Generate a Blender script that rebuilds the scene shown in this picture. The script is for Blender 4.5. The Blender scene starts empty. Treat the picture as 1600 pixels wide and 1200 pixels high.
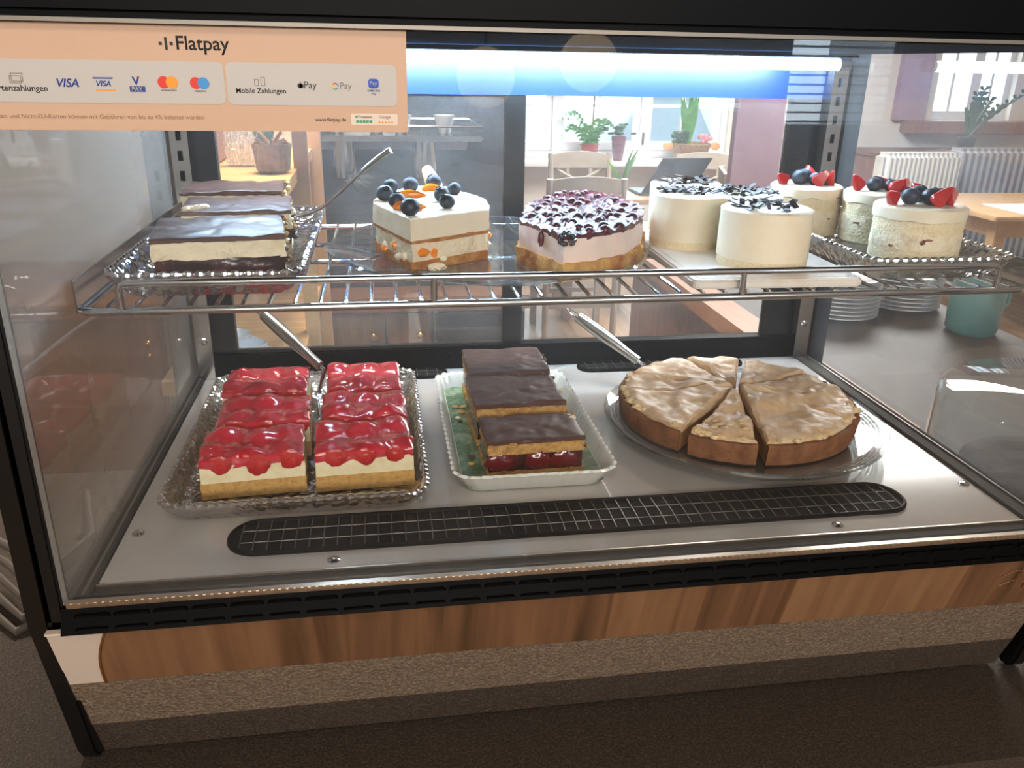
import bpy, bmesh, math, random
from mathutils import Vector, Matrix, noise
PI = math.pi
S = bpy.context.scene
COL = S.collection
FL, CT, CEIL = -1.1, -.19, 1.5          # floor, counter top, ceiling (the case's steel deck is z = 0)

# ------------------------------------------------------------------ camera, world, lights, exposure
def camera():
    cd = bpy.data.cameras.new('camera'); co = bpy.data.objects.new('camera', cd); COL.objects.link(co)
    yaw, pit, rol = .1596, .3700, .0187
    fw = Vector((math.sin(yaw)*math.cos(pit), math.cos(yaw)*math.cos(pit), -math.sin(pit)))
    rt = Vector((math.cos(yaw), -math.sin(yaw), 0)); up = rt.cross(fw)
    c, s = math.cos(rol), math.sin(rol)
    r2 = rt*c + up*s; u2 = up*c - rt*s
    m = Matrix((r2, u2, -fw)).transposed().to_4x4(); m.translation = Vector((.2424, -.6232, .4083))
    co.matrix_world = m
    cd.sensor_width = 36; cd.lens = 36*1298/1600; cd.clip_start = .02; cd.clip_end = 100
    S.camera = co
camera()
W = bpy.data.worlds.new('daylight'); S.world = W; W.use_nodes = True
W.node_tree.nodes['Background'].inputs[0].default_value = (.80, .91, 1, 1)
W.node_tree.nodes['Background'].inputs[1].default_value = 1.7
S.view_settings.view_transform = 'Standard'; S.view_settings.look = 'None'
S.view_settings.exposure = 1.0; S.view_settings.gamma = 1.0; S.view_settings.use_curve_mapping = False
cy = S.cycles
cy.max_bounces = 14; cy.transparent_max_bounces = 24; cy.transmission_bounces = 10; cy.glossy_bounces = 6
cy.diffuse_bounces = 4; cy.sample_clamp_indirect = 4.0; cy.caustics_reflective = False; cy.caustics_refractive = False
def area(name, loc, target, size, energy, col):
    l = bpy.data.lights.new(name, 'AREA'); l.shape = 'RECTANGLE'; l.size, l.size_y = size; l.energy = energy; l.color = col
    o = bpy.data.objects.new(name, l); COL.objects.link(o); o.location = loc
    o.rotation_euler = (Vector(target)-Vector(loc)).to_track_quat('-Z', 'Y').to_euler(); return o
LEDC = (.60, .81, 1.0); LEDS = 92.0
area('sky_light_outside_far_window', (2.3, 8.6, 2.6), (1.6, 3.0, -.9), (4.0, 2.4), 360, (.84, .93, 1))
area('sky_light_outside_side_window', (5.4, 8.4, 2.6), (4.4, 4.0, -.6), (2.4, 2.0), 130, (.84, .93, 1))
area('dining_room_fill', (2.6, 3.6, 1.47), (2.6, 3.6, -1), (1.6, 1.6), 130, (1, .96, .92))  # added general fill for the dining room, no fitting there
area('guest_side_ceiling_light', (.15, -1.15, 1.47), (.3, .1, 0), (.5, .5), 6, (1, .88, .74))
area('added_front_fill', (.35, -3.6, 1.1), (.4, 0, .1), (2.4, .6), 50, (1, .92, .82))  # added fill for the cake fronts, through the made-up high window
area('daylight_outside_blind_window', (2.33, -3.9, .66), (2.33, 0, .66), (.62, 1.15), 13, (.74, .88, 1))
area('service_side_ceiling_light', (.1, 1.1, 1.47), (.1, 1.0, -1), (.5, .3), 26, (1, .88, .75))

# ------------------------------------------------------------------ materials
def lin(h):
    if isinstance(h, str):
        v = [int(h[i:i+2], 16)/255 for i in (0, 2, 4)]
        return tuple(x/12.92 if x <= .04045 else ((x+.055)/1.055)**2.4 for x in v)
    return tuple(h)
def mat(name, col, rough=.5, metal=0, n=None, bump=None, coat=0, spec=.5, emis=None, es=0, stretch=None, sss=0, trans=0, ior=1.5, alpha=1, three=None):
    m = bpy.data.materials.new(name); m.use_nodes = True; nt = m.node_tree; L = nt.links
    b = nt.nodes['Principled BSDF']; I = b.inputs
    c = lin(col); I['Base Color'].default_value = (*c, 1); I['Roughness'].default_value = rough; I['Metallic'].default_value = metal
    I['Specular IOR Level'].default_value = spec; I['Coat Weight'].default_value = coat; I['Coat Roughness'].default_value = .08
    I['Transmission Weight'].default_value = trans; I['IOR'].default_value = ior; I['Alpha'].default_value = alpha
    if sss: I['Subsurface Weight'].default_value = sss; I['Subsurface Radius'].default_value = (.006, .003, .002); I['Subsurface Scale'].default_value = 1
    if emis: I['Emission Color'].default_value = (*lin(emis), 1); I['Emission Strength'].default_value = es
    tc = mp = None
    if n or bump:
        tc = nt.nodes.new('ShaderNodeTexCoord'); mp = nt.nodes.new('ShaderNodeMapping'); L.new(tc.outputs['Object'], mp.inputs[0])
        if stretch: mp.inputs['Scale'].default_value = stretch
    if n:
        sc, c2, lo, hi = n
        t = nt.nodes.new('ShaderNodeTexNoise'); t.inputs['Scale'].default_value = sc; t.inputs['Detail'].default_value = 5; t.inputs['Roughness'].default_value = .6
        L.new(mp.outputs[0], t.inputs['Vector'])
        r = nt.nodes.new('ShaderNodeValToRGB'); r.color_ramp.elements[0].position = lo; r.color_ramp.elements[1].position = hi
        r.color_ramp.elements[0].color = (*c, 1); r.color_ramp.elements[1].color = (*lin(c2), 1)
        if three:
            e = r.color_ramp.elements.new(three[0]); e.color = (*lin(three[1]), 1)
        L.new(t.outputs[0], r.inputs[0]); L.new(r.outputs[0], I['Base Color'])
    if bump:
        sc, st = bump
        t = nt.nodes.new('ShaderNodeTexNoise'); t.inputs['Scale'].default_value = sc; t.inputs['Detail'].default_value = 4
        L.new(mp.outputs[0], t.inputs['Vector'])
        bn = nt.nodes.new('ShaderNodeBump'); bn.inputs['Strength'].default_value = st; bn.inputs['Distance'].default_value = .002
        L.new(t.outputs[0], bn.inputs['Height']); L.new(bn.outputs[0], I['Normal'])
    return m
def pane_mat(name, tint=(1, 1, 1), dirt_haze=0.0, dscale=6, dcol=(.8, .85, .9), lo=.35, hi=.7, refl=1.0, rough=0.0):
    """clear pane: Fresnel mirror on the entering face, straight-through otherwise, with an uneven film for smudges and painted haze"""
    m = bpy.data.materials.new(name); m.use_nodes = True; nt = m.node_tree; L = nt.links; nt.nodes.clear()
    out = nt.nodes.new('ShaderNodeOutputMaterial'); mx = nt.nodes.new('ShaderNodeMixShader')
    tr = nt.nodes.new('ShaderNodeBsdfTransparent'); tr.inputs[0].default_value = (*tint, 1)
    gl = nt.nodes.new('ShaderNodeBsdfGlossy'); gl.inputs['Roughness'].default_value = rough
    fr = nt.nodes.new('ShaderNodeFresnel'); fr.inputs[0].default_value = 1.52
    ge = nt.nodes.new('ShaderNodeNewGeometry'); sb = nt.nodes.new('ShaderNodeMath'); sb.operation = 'SUBTRACT'; sb.inputs[0].default_value = refl
    L.new(ge.outputs['Backfacing'], sb.inputs[1])
    mu = nt.nodes.new('ShaderNodeMath'); mu.operation = 'MULTIPLY'; mu.use_clamp = True; L.new(fr.outputs[0], mu.inputs[0]); L.new(sb.outputs[0], mu.inputs[1])
    L.new(mu.outputs[0], mx.inputs[0]); L.new(tr.outputs[0], mx.inputs[1]); L.new(gl.outputs[0], mx.inputs[2])
    last = mx
    if dirt_haze:
        tc = nt.nodes.new('ShaderNodeTexCoord'); t = nt.nodes.new('ShaderNodeTexNoise'); t.inputs['Scale'].default_value = dscale; t.inputs['Detail'].default_value = 6
        L.new(tc.outputs['Object'], t.inputs['Vector'])
        mr = nt.nodes.new('ShaderNodeMapRange'); mr.inputs[1].default_value = lo; mr.inputs[2].default_value = hi; mr.inputs[3].default_value = dirt_haze*.35; mr.inputs[4].default_value = dirt_haze
        L.new(t.outputs[0], mr.inputs[0])
        df = nt.nodes.new('ShaderNodeBsdfDiffuse'); df.inputs[0].default_value = (*dcol, 1)
        tl = nt.nodes.new('ShaderNodeBsdfTranslucent'); tl.inputs[0].default_value = (*dcol, 1)
        ad = nt.nodes.new('ShaderNodeMixShader'); L.new(df.outputs[0], ad.inputs[1]); L.new(tl.outputs[0], ad.inputs[2])
        m2 = nt.nodes.new('ShaderNodeMixShader'); L.new(mr.outputs[0], m2.inputs[0]); L.new(mx.outputs[0], m2.inputs[1]); L.new(ad.outputs[0], m2.inputs[2]); last = m2
    L.new(last.outputs[0], out.inputs[0]); return m
def crystal_mat(name, tint=(.97, .98, .99), mixf=.35, bumps=None, spark=.16):
    """pressed glass: see-through, refracting, with sparkling facets"""
    m = bpy.data.materials.new(name); m.use_nodes = True; nt = m.node_tree; L = nt.links; nt.nodes.clear(); N = nt.nodes.new
    out = N('ShaderNodeOutputMaterial'); mx = N('ShaderNodeMixShader'); mx.inputs[0].default_value = mixf
    g = N('ShaderNodeBsdfGlass'); g.inputs['Color'].default_value = (*tint, 1); g.inputs['Roughness'].default_value = .02; g.inputs['IOR'].default_value = 1.45
    t = N('ShaderNodeBsdfTransparent'); t.inputs[0].default_value = (*tint, 1)
    gl = N('ShaderNodeBsdfGlossy'); gl.inputs['Roughness'].default_value = .06
    fr = N('ShaderNodeLayerWeight'); fr.inputs[0].default_value = .35
    mp = N('ShaderNodeMapRange'); mp.inputs[3].default_value = spark; mp.inputs[4].default_value = min(1, spark*4.5); L.new(fr.outputs['Facing'], mp.inputs[0])
    if bumps:
        tc = N('ShaderNodeTexCoord'); v = N('ShaderNodeTexVoronoi'); v.inputs['Scale'].default_value = bumps[0]
        L.new(tc.outputs['Object'], v.inputs['Vector'])
        bn = N('ShaderNodeBump'); bn.inputs['Strength'].default_value = bumps[1]; bn.inputs['Distance'].default_value = .004
        L.new(v.outputs['Distance'], bn.inputs['Height']); L.new(bn.outputs[0], g.inputs['Normal']); L.new(bn.outputs[0], gl.inputs['Normal'])
    m2 = N('ShaderNodeMixShader'); L.new(mp.outputs[0], m2.inputs[0])
    L.new(t.outputs[0], mx.inputs[1]); L.new(g.outputs[0], mx.inputs[2]); L.new(mx.outputs[0], m2.inputs[1]); L.new(gl.outputs[0], m2.inputs[2]); L.new(m2.outputs[0], out.inputs[0]); return m
def stripe_mat(name, a, b, scale, rough=.9):
    m = mat(name, a, rough); nt = m.node_tree; L = nt.links
    tc = nt.nodes.new('ShaderNodeTexCoord'); w = nt.nodes.new('ShaderNodeTexWave'); w.inputs['Scale'].default_value = scale; w.inputs['Distortion'].default_value = .6; w.inputs['Detail'].default_value = 2
    L.new(tc.outputs['Object'], w.inputs['Vector']); r = nt.nodes.new('ShaderNodeValToRGB')
    r.color_ramp.elements[0].color = (*lin(a), 1); r.color_ramp.elements[1].color = (*lin(b), 1); r.color_ramp.elements[0].position = .35; r.color_ramp.elements[1].position = .65
    L.new(w.outputs[0], r.inputs[0]); L.new(r.outputs[0], nt.nodes['Principled BSDF'].inputs['Base Color']); return m
def plank_mat(name, a, b, dark, plank=.085, axis='X', rough=.35, grain=60):
    """upright planks beside each other along one axis, each with its own shade, fine grain running down them"""
    m = mat(name, a, rough); nt = m.node_tree; L = nt.links; N = nt.nodes.new
    tc = N('ShaderNodeTexCoord'); sx = N('ShaderNodeSeparateXYZ'); L.new(tc.outputs['Object'], sx.inputs[0])
    dv = N('ShaderNodeMath'); dv.operation = 'DIVIDE'; dv.inputs[1].default_value = plank; L.new(sx.outputs[axis], dv.inputs[0])
    fl = N('ShaderNodeMath'); fl.operation = 'FLOOR'; L.new(dv.outputs[0], fl.inputs[0])
    wn = N('ShaderNodeTexWhiteNoise'); wn.noise_dimensions = '1D'; L.new(fl.outputs[0], wn.inputs['W'])
    mp = N('ShaderNodeMapping'); L.new(tc.outputs['Object'], mp.inputs[0])
    mp.inputs['Scale'].default_value = (grain, grain*.05, grain*.05) if axis == 'X' else (grain*.05, grain, grain*.05)
    t = N('ShaderNodeTexNoise'); t.inputs['Scale'].default_value = 1; t.inputs['Detail'].default_value = 6; t.inputs['Distortion'].default_value = .6; L.new(mp.outputs[0], t.inputs['Vector'])
    ad = N('ShaderNodeMath'); ad.operation = 'MULTIPLY_ADD'; ad.inputs[1].default_value = .35; L.new(wn.outputs[0], ad.inputs[0]); L.new(t.outputs[0], ad.inputs[2])
    r = N('ShaderNodeValToRGB'); r.color_ramp.elements[0].position = .36; r.color_ramp.elements[0].color = (*lin(dark), 1)
    r.color_ramp.elements[1].position = .95; r.color_ramp.elements[1].color = (*lin(b), 1); e = r.color_ramp.elements.new(.6); e.color = (*lin(a), 1)
    L.new(ad.outputs[0], r.inputs[0]); L.new(r.outputs[0], nt.nodes['Principled BSDF'].inputs['Base Color']); return m

MT = {}
MT['steel'] = mat('brushed_steel', 'B9B6B2', .17, 1, bump=(40, .06), stretch=(1, 14, 1))
MT['deck'] = mat('polished_steel_sheet', 'c6c1bc', .10, .2, n=(5, 'B4B0AC', .35, .7))
MT['chrome'] = mat('bright_chrome_wire', 'D4D6D8', .12, 1)
MT['grey_steel'] = mat('grey_painted_steel', '7d776f', .42, .6)
MT['vent_wire'] = mat('dark_vent_wire', '5f5a54', .4, .8)
MT['alu'] = mat('ribbed_aluminium', 'D8CDBF', .3, 1)
MT['black'] = mat('black_powder_coat', '0b0b0c', .38)
MT['matt_black'] = mat('matt_black_plastic', '030303', .8, spec=.2)
MT['gloss_black'] = mat('glossy_black_plastic', '020202', .5, spec=.06)
MT['hood'] = mat('black_gloss_hood', '020306', .45, spec=.08)
MT['liner'] = mat('matt_navy_liner', '0c1726', 1, spec=0)
MT['beam'] = mat('led_lit_blue_beam', '153a70', .35)  # black beam with the tube's blue light put into its colour
MT['gasket'] = mat('grey_brown_gasket', '4a4642', .7, spec=.25)
MT['front_glass'] = pane_mat('front_pane_glass', (.985, .99, .99), .014, 5)
MT['side_glass'] = pane_mat('side_pane_glass', (.9, .9, .89), .5, 1.6, (.74, .70, .65), .15, .85)  # warm grey film paints haze and reflections onto the left pane
MT['side_glass_r'] = pane_mat('right_pane_glass', (.96, .98, .99), .10, 5, lo=.4, hi=.65)
MT['rear_glass'] = pane_mat('rear_pane_glass', (.96, .98, .99), .09, 5, lo=.4, hi=.7)
MT['clear'] = pane_mat('clear_acrylic', (.97, .98, .98), .015, 5)
MT['window_glass'] = pane_mat('window_pane_glass', (.97, .99, .99))
MT['crystal'] = crystal_mat('pressed_crystal', (.98, .985, .99), .35, (110, .7), .2)
MT['bead_glass'] = crystal_mat('bright_glass_bead', (1, 1, 1), .3, None, .3)
MT['plate_glass'] = crystal_mat('smooth_plate_glass', (.94, .985, .99), .3, None, .12)
MT['dot_glass'] = crystal_mat('dotted_plate_glass', (.92, .97, .985), .55, (260, .7))
MT['porcelain'] = mat('white_porcelain', 'e6e6de', .12, coat=.4)
MT['green_glaze'] = mat('green_printed_glaze', '4f7552', .15, n=(70, 'a9b899', .45, .75), coat=.5)
MT['board'] = mat('cream_board', 'ece4da', .3, n=(25, 'dccab4', .5, .8))
MT['counter'] = mat('speckled_brown_grey_laminate', '352d27', .5, n=(420, '54493f', .45, .72), bump=(380, .4), spec=.3)
MT['foot_panel'] = mat('shaded_speckled_sheet', '3a312a', .4, n=(420, '5d5046', .42, .72), bump=(420, .6))  # darker copy of the apron speckle, painting in the shadow band
MT['lower_panel'] = mat('reflected_counter_speckle', '66564a', .3, n=(380, '96846f', .42, .72), bump=(330, .8))  # counter's reflection painted on as speckle
MT['fascia'] = plank_mat('reflected_floor_planks', '74523a', '8c684a', '513a28', .085)  # floor's reflection painted on as wood grain
MT['white_strip'] = mat('white_rim_and_reflection', 'c9b9ab', .3)  # rim colour, also the painted pale end of the reflection
MT['brown_edge'] = mat('dark_brown_edge', '7b4d22', .4, n=(120, '4f2f14', .4, .7))
MT['sponge'] = mat('yellow_sponge', 'd2a45f', .9, n=(200, 'ab7e3f', .45, .75), bump=(420, .9))
MT['pale_sponge'] = mat('pale_sponge', 'f0dfba', .9, n=(240, 'dcbf8c', .5, .85), bump=(420, .9))
MT['brown_sponge'] = mat('baked_brown_sponge', 'a9692f', .85, n=(90, 'd5a05c', .45, .75), bump=(300, .9))
MT['custard'] = mat('vanilla_custard', 'f0e3bf', .5, n=(60, 'dfc98f', .45, .8), bump=(120, .3), sss=.15)
MT['cream'] = mat('white_cream', 'f3e6cd', .5, n=(30, 'ead6b2', .5, .85), bump=(90, .25), sss=.15)
MT['pink_cream'] = mat('cream_stained_pink', 'efd9cf', .45, n=(45, 'e0a9ab', .55, .85), bump=(90, .25), sss=.1)
MT['crumb_cream'] = mat('cream_with_crumbs', 'f0e2c4', .75, n=(55, 'c9a571', .55, .85), bump=(240, .9))
MT['jelly'] = mat('red_jelly_glaze', 'd03a46', .14, n=(40, 'b01a28', .4, .7), coat=.5, bump=(60, .25), sss=.2)
MT['strawberry'] = mat('strawberry_flesh', 'c01a1e', .12, n=(35, 'e0473a', .5, .8), coat=.6, bump=(160, .5), sss=.15)
MT['straw_cut'] = mat('cut_strawberry', 'bf2f2b', .25, n=(60, 'a81217', .4, .7), coat=.3)
MT['choc'] = mat('dark_chocolate_glaze', '51372f', .42, n=(14, '62463d', .4, .7), bump=(35, .35), spec=.4)
MT['choc_flake'] = mat('chocolate_shaving', '2a1d1b', .5, spec=.25)
MT['cherry_layer'] = mat('dark_cherry_filling', '2c100d', .2, n=(60, '5e1518', .5, .75), coat=.3, bump=(90, .6))
MT['crumb'] = mat('golden_crumb', 'c59a5a', .9, n=(150, '95652e', .45, .75), bump=(300, 1))
MT['choc_crumb'] = mat('loose_chocolate_crumb', '4b2f22', .6)
MT['crust'] = mat('brown_shortcrust', '8a5a38', .8, n=(60, '653a20', .4, .7), bump=(260, .6))
MT['apple_fill'] = mat('caramel_filling', 'a8783e', .5, n=(40, '7c4d22', .45, .75), bump=(90, .6))
MT['meringue'] = mat('baked_beige_topping', 'e6cba8', .5, n=(24, 'fbf0de', .40, .70), bump=(50, .5), coat=.08, three=(.55, 'd4b088'))
MT['berry_glaze'] = mat('purple_berry_glaze', '450a18', .34, n=(60, '76142a', .45, .7), coat=.12, bump=(80, .4))
MT['berry'] = mat('glazed_forest_berry', '520c1e', .3, n=(90, '2c0714', .4, .7), coat=.12)
MT['blackberry'] = mat('blackberry', '150a12', .2, coat=.4)
MT['blueberry'] = mat('bloomed_blueberry', '1d2430', .5, n=(50, '465064', .45, .8), bump=(150, .2))
MT['blueberry_cup'] = mat('blueberry_crown', '0c0e14', .7)
MT['mandarin'] = mat('mandarin_flesh', 'f38a16', .25, n=(60, 'ffab3a', .45, .8), coat=.3, bump=(120, .4))
MT['led'] = mat('led_tube_glow', (1, 1, 1), .3, emis=LEDC, es=LEDS)
MT['plastic_white'] = mat('white_plastic', 'dfe3e6', .35)
MT['wood_light'] = mat('light_beech', 'd8ab74', .5, n=(6, 'c0915a', .4, .7), stretch=(1, 12, 1))
MT['wood_orange'] = mat('orange_brown_wood_edge', 'a9703d', .45, n=(8, '8f5a2c', .4, .7), stretch=(8, 1, 8))
MT['wood_red'] = mat('reddish_brown_wood', '7c4a31', .45, n=(9, '9a6142', .4, .7), stretch=(6, 6, 1))
MT['wood_brown'] = mat('mid_brown_wood', '6b4426', .4, n=(8, '87592f', .4, .7), stretch=(7, 7, 1))
MT['brass'] = mat('polished_brass', 'd6a24a', .2, 1)
MT['dark_wall'] = mat('dark_grey_brown_wall', '2e2a28', .7, n=(2, '38332f', .4, .7))
MT['left_wall'] = mat('grey_brown_wall', 'a89d92', .8, n=(2, '978c80', .4, .7))
MT['wall'] = mat('cream_plaster', 'd9d2c8', .9, bump=(60, .1))
MT['mauve'] = mat('mauve_wall', 'a88b9b', .85, n=(3, '997b8c', .4, .7))
MT['ceil'] = mat('white_ceiling_plaster', 'dcd6cc', .9)
MT['floor'] = plank_mat('floorboards', '8b6a48', 'b08d66', '5d4129', .14, 'X', .4, 25)
MT['win_frame'] = mat('white_window_frame', 'dfe0e4', .4)
MT['sill'] = mat('white_sill', 'e6e4e0', .35)
MT['facade'] = mat('white_facade', 'd7e2e4', .9, n=(1.5, 'c5d2d6', .4, .7))
MT['hedge'] = mat('garden_hedge', '58783c', .9, n=(6, '86a35c', .4, .7))
MT['street'] = mat('pale_paving', 'c2c4c0', .9)
MT['slate'] = mat('grey_roof', '7f8a92', .8)
MT['chair'] = mat('grey_beige_painted_wood', '9f9283', .5, n=(10, '8c8072', .4, .7))
MT['table_wood'] = mat('oak_table', 'a98a66', .45, n=(7, '8e6f4c', .4, .7), stretch=(1, 8, 1))
MT['laptop'] = mat('grey_laptop_shell', '4a525c', .4, .3)
MT['screen'] = mat('dark_laptop_screen', '39434f', .2)
MT['paper'] = mat('white_paper', 'eef0f0', .8)
MT['terracotta'] = mat('reddish_glazed_pot', '96443a', .35)
MT['purple_pot'] = mat('mauve_ceramic_pot', '7d5560', .35)
MT['basket'] = mat('woven_basket', 'a58c6e', .8, n=(60, '7d6446', .4, .7), bump=(120, .8))
MT['leaf'] = mat('green_leaf', '3f7a2c', .45, n=(20, '6aa544', .4, .75))
MT['leaf_dark'] = mat('dark_green_leaf', '2c4a34', .4, n=(20, '43684a', .4, .75))
MT['soil'] = mat('potting_soil', '2a1d14', .95)
MT['pink_flower'] = mat('pink_petals', 'd98a8c', .6)
MT['ribbon'] = mat('orange_ribbon', 'd99a5e', .5)
MT['stripe'] = stripe_mat('striped_upholstery', '77797f', 'b9b4a6', 9)
MT['stripe_dark'] = stripe_mat('dark_striped_upholstery', '565a66', '8c8c90', 6)
MT['teal_reflection'] = mat('teal_reflection_tint', '4d7a78', .4)
MT['dish'] = mat('white_stoneware', 'd8dadb', .18, coat=.3)
MT['coffee_steel'] = mat('dark_coffee_machine_steel', '3f3b38', .35, .7)
MT['cake_dark'] = mat('dark_chocolate_cake', '2c1b12', .7, n=(60, '1a0f0a', .4, .7), bump=(160, .8))
MT['cable'] = mat('grey_cable', '59524c', .5)
MT['handle_wood'] = mat('pale_wooden_handle', 'd3b495', .5, n=(30, 'b99672', .4, .7))
MT['peach'] = mat('peach_card', 'c7a48b', .55)
MT['card_white'] = mat('white_card', 'bab5b1', .5)
MT['ink'] = mat('black_ink', '1c1b1a', .6)
MT['grey_ink'] = mat('grey_ink', '76706b', .6)
MT['brown_ink'] = mat('brown_ink', '8a6a52', .6)
MT['visa_blue'] = mat('royal_blue_ink', '24408c', .6)
MT['orange_ink'] = mat('orange_ink', 'e8962d', .6)
MT['red_ink'] = mat('red_ink', 'd8342a', .6)
MT['sky_ink'] = mat('sky_blue_ink', '3d8fd0', .6)
MT['green_ink'] = mat('green_ink', '2f9e6e', .6)
MT['yellow_ink'] = mat('yellow_ink', 'edb83a', .6)
MT['sam_blue'] = mat('bright_blue_ink', '2a4cb4', .6)
MT['shade'] = mat('cream_lamp_glass', 'd8c3a4', .4, emis='f0cfa0', es=1.6)
MT['blind'] = mat('white_blind_slat', 'e9eef2', .5)
MT['pot_black'] = mat('black_planter', '22262a', .4)

# ------------------------------------------------------------------ object helpers
def off(o):
    v = Vector((0, 0, 0))
    while o: v += o.location; o = o.parent
    return v
class B:
    def __init__(s): s.m = bmesh.new()
    def box(s, lo, hi, bev=0, seg=2):
        r = bmesh.ops.create_cube(s.m, size=1); vs = r['verts']
        for v in vs: v.co = Vector([lo[i]+(v.co[i]+.5)*(hi[i]-lo[i]) for i in range(3)])
        if bev:
            es = list({e for v in vs for e in v.link_edges})
            bmesh.ops.bevel(s.m, geom=es, offset=bev, segments=seg, affect='EDGES', clamp_overlap=True)
        return s
    def hexa(s, p):      # 8 corners: bottom 4 CCW, top 4 CCW
        v = [s.m.verts.new(q) for q in p]
        for f in ((3,2,1,0),(4,5,6,7),(0,1,5,4),(1,2,6,5),(2,3,7,6),(3,0,4,7)): s.m.faces.new([v[i] for i in f])
        return s
    def loops(s, loops, close=True, cap0=True, cap1=True):
        R = [[s.m.verts.new(p) for p in l] for l in loops]
        for a, b in zip(R, R[1:]):
            n = len(a)
            for i in range(n if close else n-1):
                j = (i+1) % n; s.m.faces.new((a[i], a[j], b[j], b[i]))
        if cap0: s.m.faces.new(list(reversed(R[0])))
        if cap1: s.m.faces.new(R[-1])
        return s
    def tube(s, path, r, n=8, closed=False):
        P = [Vector(p) for p in path]; N = len(P); L = []
        rr = r if callable(r) else (lambda t: r)
        T = []
        for i in range(N):
            a = P[i-1] if (i or closed) else P[0]; b = P[(i+1) % N] if (i < N-1 or closed) else P[-1]
            T.append((b-a).normalized())
        u = T[0].orthogonal().normalized()
        for i in range(N):
            u = (u - T[i]*u.dot(T[i]))
            u = u.normalized() if u.length > 1e-6 else T[i].orthogonal().normalized()
            w = T[i].cross(u); q = rr(i/max(1, N-1))
            L.append([P[i]+(u*math.cos(2*PI*k/n)+w*math.sin(2*PI*k/n))*q for k in range(n)])
        if closed: L.append(L[0]); 
        if closed:
            R = [[s.m.verts.new(p) for p in l] for l in L[:-1]]; R.append(R[0])
            best = 0
            for a, b in zip(R, R[1:]):
                for i in range(n): s.m.faces.new((a[i], a[(i+1) % n], b[(i+1) % n], b[i]))
            return s
        return s.loops(L)
    def lathe(s, prof, n=48, c=(0, 0, 0), mod=None):
        L = []
        for i, (r, z) in enumerate(prof):
            l = []
            for k in range(n):
                a = 2*PI*k/n; q = r*(mod(a, i) if mod else 1)
                l.append((c[0]+q*math.cos(a), c[1]+q*math.sin(a), c[2]+z))
            L.append(l)
        return s.loops(L)
    def prism(s, poly, z0, z1, bev=0):
        return s.loops([[(x, y, z0) for x, y in poly], [(x, y, z1) for x, y in poly]])
    def vprism(s, poly, y0, y1):      # polygon in x,z extruded along y (y0 < y1)
        return s.loops([[(x, y1, z) for x, z in poly], [(x, y0, z) for x, z in poly]])
    def ball(s, c, r, sub=2, amp=0, seed=0, freq=60):
        r3 = (r, r, r) if not isinstance(r, (tuple, list)) else r
        t = bmesh.ops.create_icosphere(s.m, subdivisions=sub, radius=1)
        for v in t['verts']:
            k = 1+amp*noise.noise(v.co*2.2+Vector((seed*3.1, seed*1.7, seed)))
            v.co = Vector((c[0]+v.co.x*r3[0]*k, c[1]+v.co.y*r3[1]*k, c[2]+v.co.z*r3[2]*k))
        return s
    def soft(s, outline, z0, z1, step=.006, nz=4, amp=.0006, freq=140, seed=0, top=None, inset=0, K=7, bot=None):
        """a soft block over a convex outline: rough walls, a top that may rise and fall"""
        P = resample(outline, step); n = len(P); cx = sum(p[0] for p in P)/n; cy_ = sum(p[1] for p in P)/n
        sd = Vector((seed*7.3, seed*3.9, seed*1.3))
        def D(x, y, z, k=1):
            q = Vector((x, y, z))*freq+sd
            d = Vector((noise.noise(q), noise.noise(q+Vector((31, 7, 3))), noise.noise(q+Vector((5, 47, 19)))))*amp*k
            return (x+d.x, y+d.y, z+d.z*.6)
        H = lambda x, y: (top(x, y) if top else 0)
        G = lambda x, y: (bot(x, y) if bot else 0)
        loops = []
        for i in range(nz+1):
            t = i/nz; l = []
            for x, y in P:
                l.append(D(x, y, (z0+G(x, y))*(1-t)+(z1+H(x, y)-inset*.6)*t, 0 if i == 0 and not bot else 1))
            loops.append(l)
        if inset:
            l = []
            for x, y in P:
                d = Vector((x-cx, y-cy_)); f = 1-inset/max(d.length, 1e-5)
                l.append(D(cx+d.x*f, cy_+d.y*f, z1+H(cx+d.x*f, cy_+d.y*f)))
            loops.append(l)
        f0 = 1-(inset/.04 if inset else 0)
        for k in range(1, K):
            f = (1-k/K)*min(1, max(.5, f0)); loops.append([D(cx+(x-cx)*f, cy_+(y-cy_)*f, z1+H(cx+(x-cx)*f, cy_+(y-cy_)*f)) for x, y in P])
        s.loops(loops); return s
    def ribbon(s, path, width, up=(0, 0, 1)):
        P = [Vector(p) for p in path]; n = len(P); a = []
        for i in range(n):
            t = (P[min(i+1, n-1)]-P[max(i-1, 0)]).normalized(); w = t.cross(Vector(up))
            w = (w.normalized() if w.length > 1e-5 else Vector((1, 0, 0)))*width*math.sin(PI*min(.97, max(.06, i/(n-1))))
            a.append((s.m.verts.new(P[i]-w), s.m.verts.new(P[i]+w)))
        for p, q in zip(a, a[1:]): s.m.faces.new((p[0], p[1], q[1], q[0]))
        return s
    def obj(s, name, m, parent=None, smooth=True, loc=None, angle=40, **props):
        bmesh.ops.remove_doubles(s.m, verts=s.m.verts, dist=1e-6)
        bmesh.ops.recalc_face_normals(s.m, faces=s.m.faces)
        o_ = off(parent) if parent else Vector(loc or (0, 0, 0))
        for v in s.m.verts: v.co -= o_
        me = bpy.data.meshes.new(name); s.m.to_mesh(me); s.m.free()
        for k in (m if isinstance(m, list) else [m]): me.materials.append(MT[k])
        if smooth:
            for p in me.polygons: p.use_smooth = True
            me.set_sharp_from_angle(angle=math.radians(angle))
        o = bpy.data.objects.new(name, me); COL.objects.link(o)
        if parent: o.parent = parent
        else: o.location = o_
        for k, v in props.items(): o[k] = v
        return o
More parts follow.
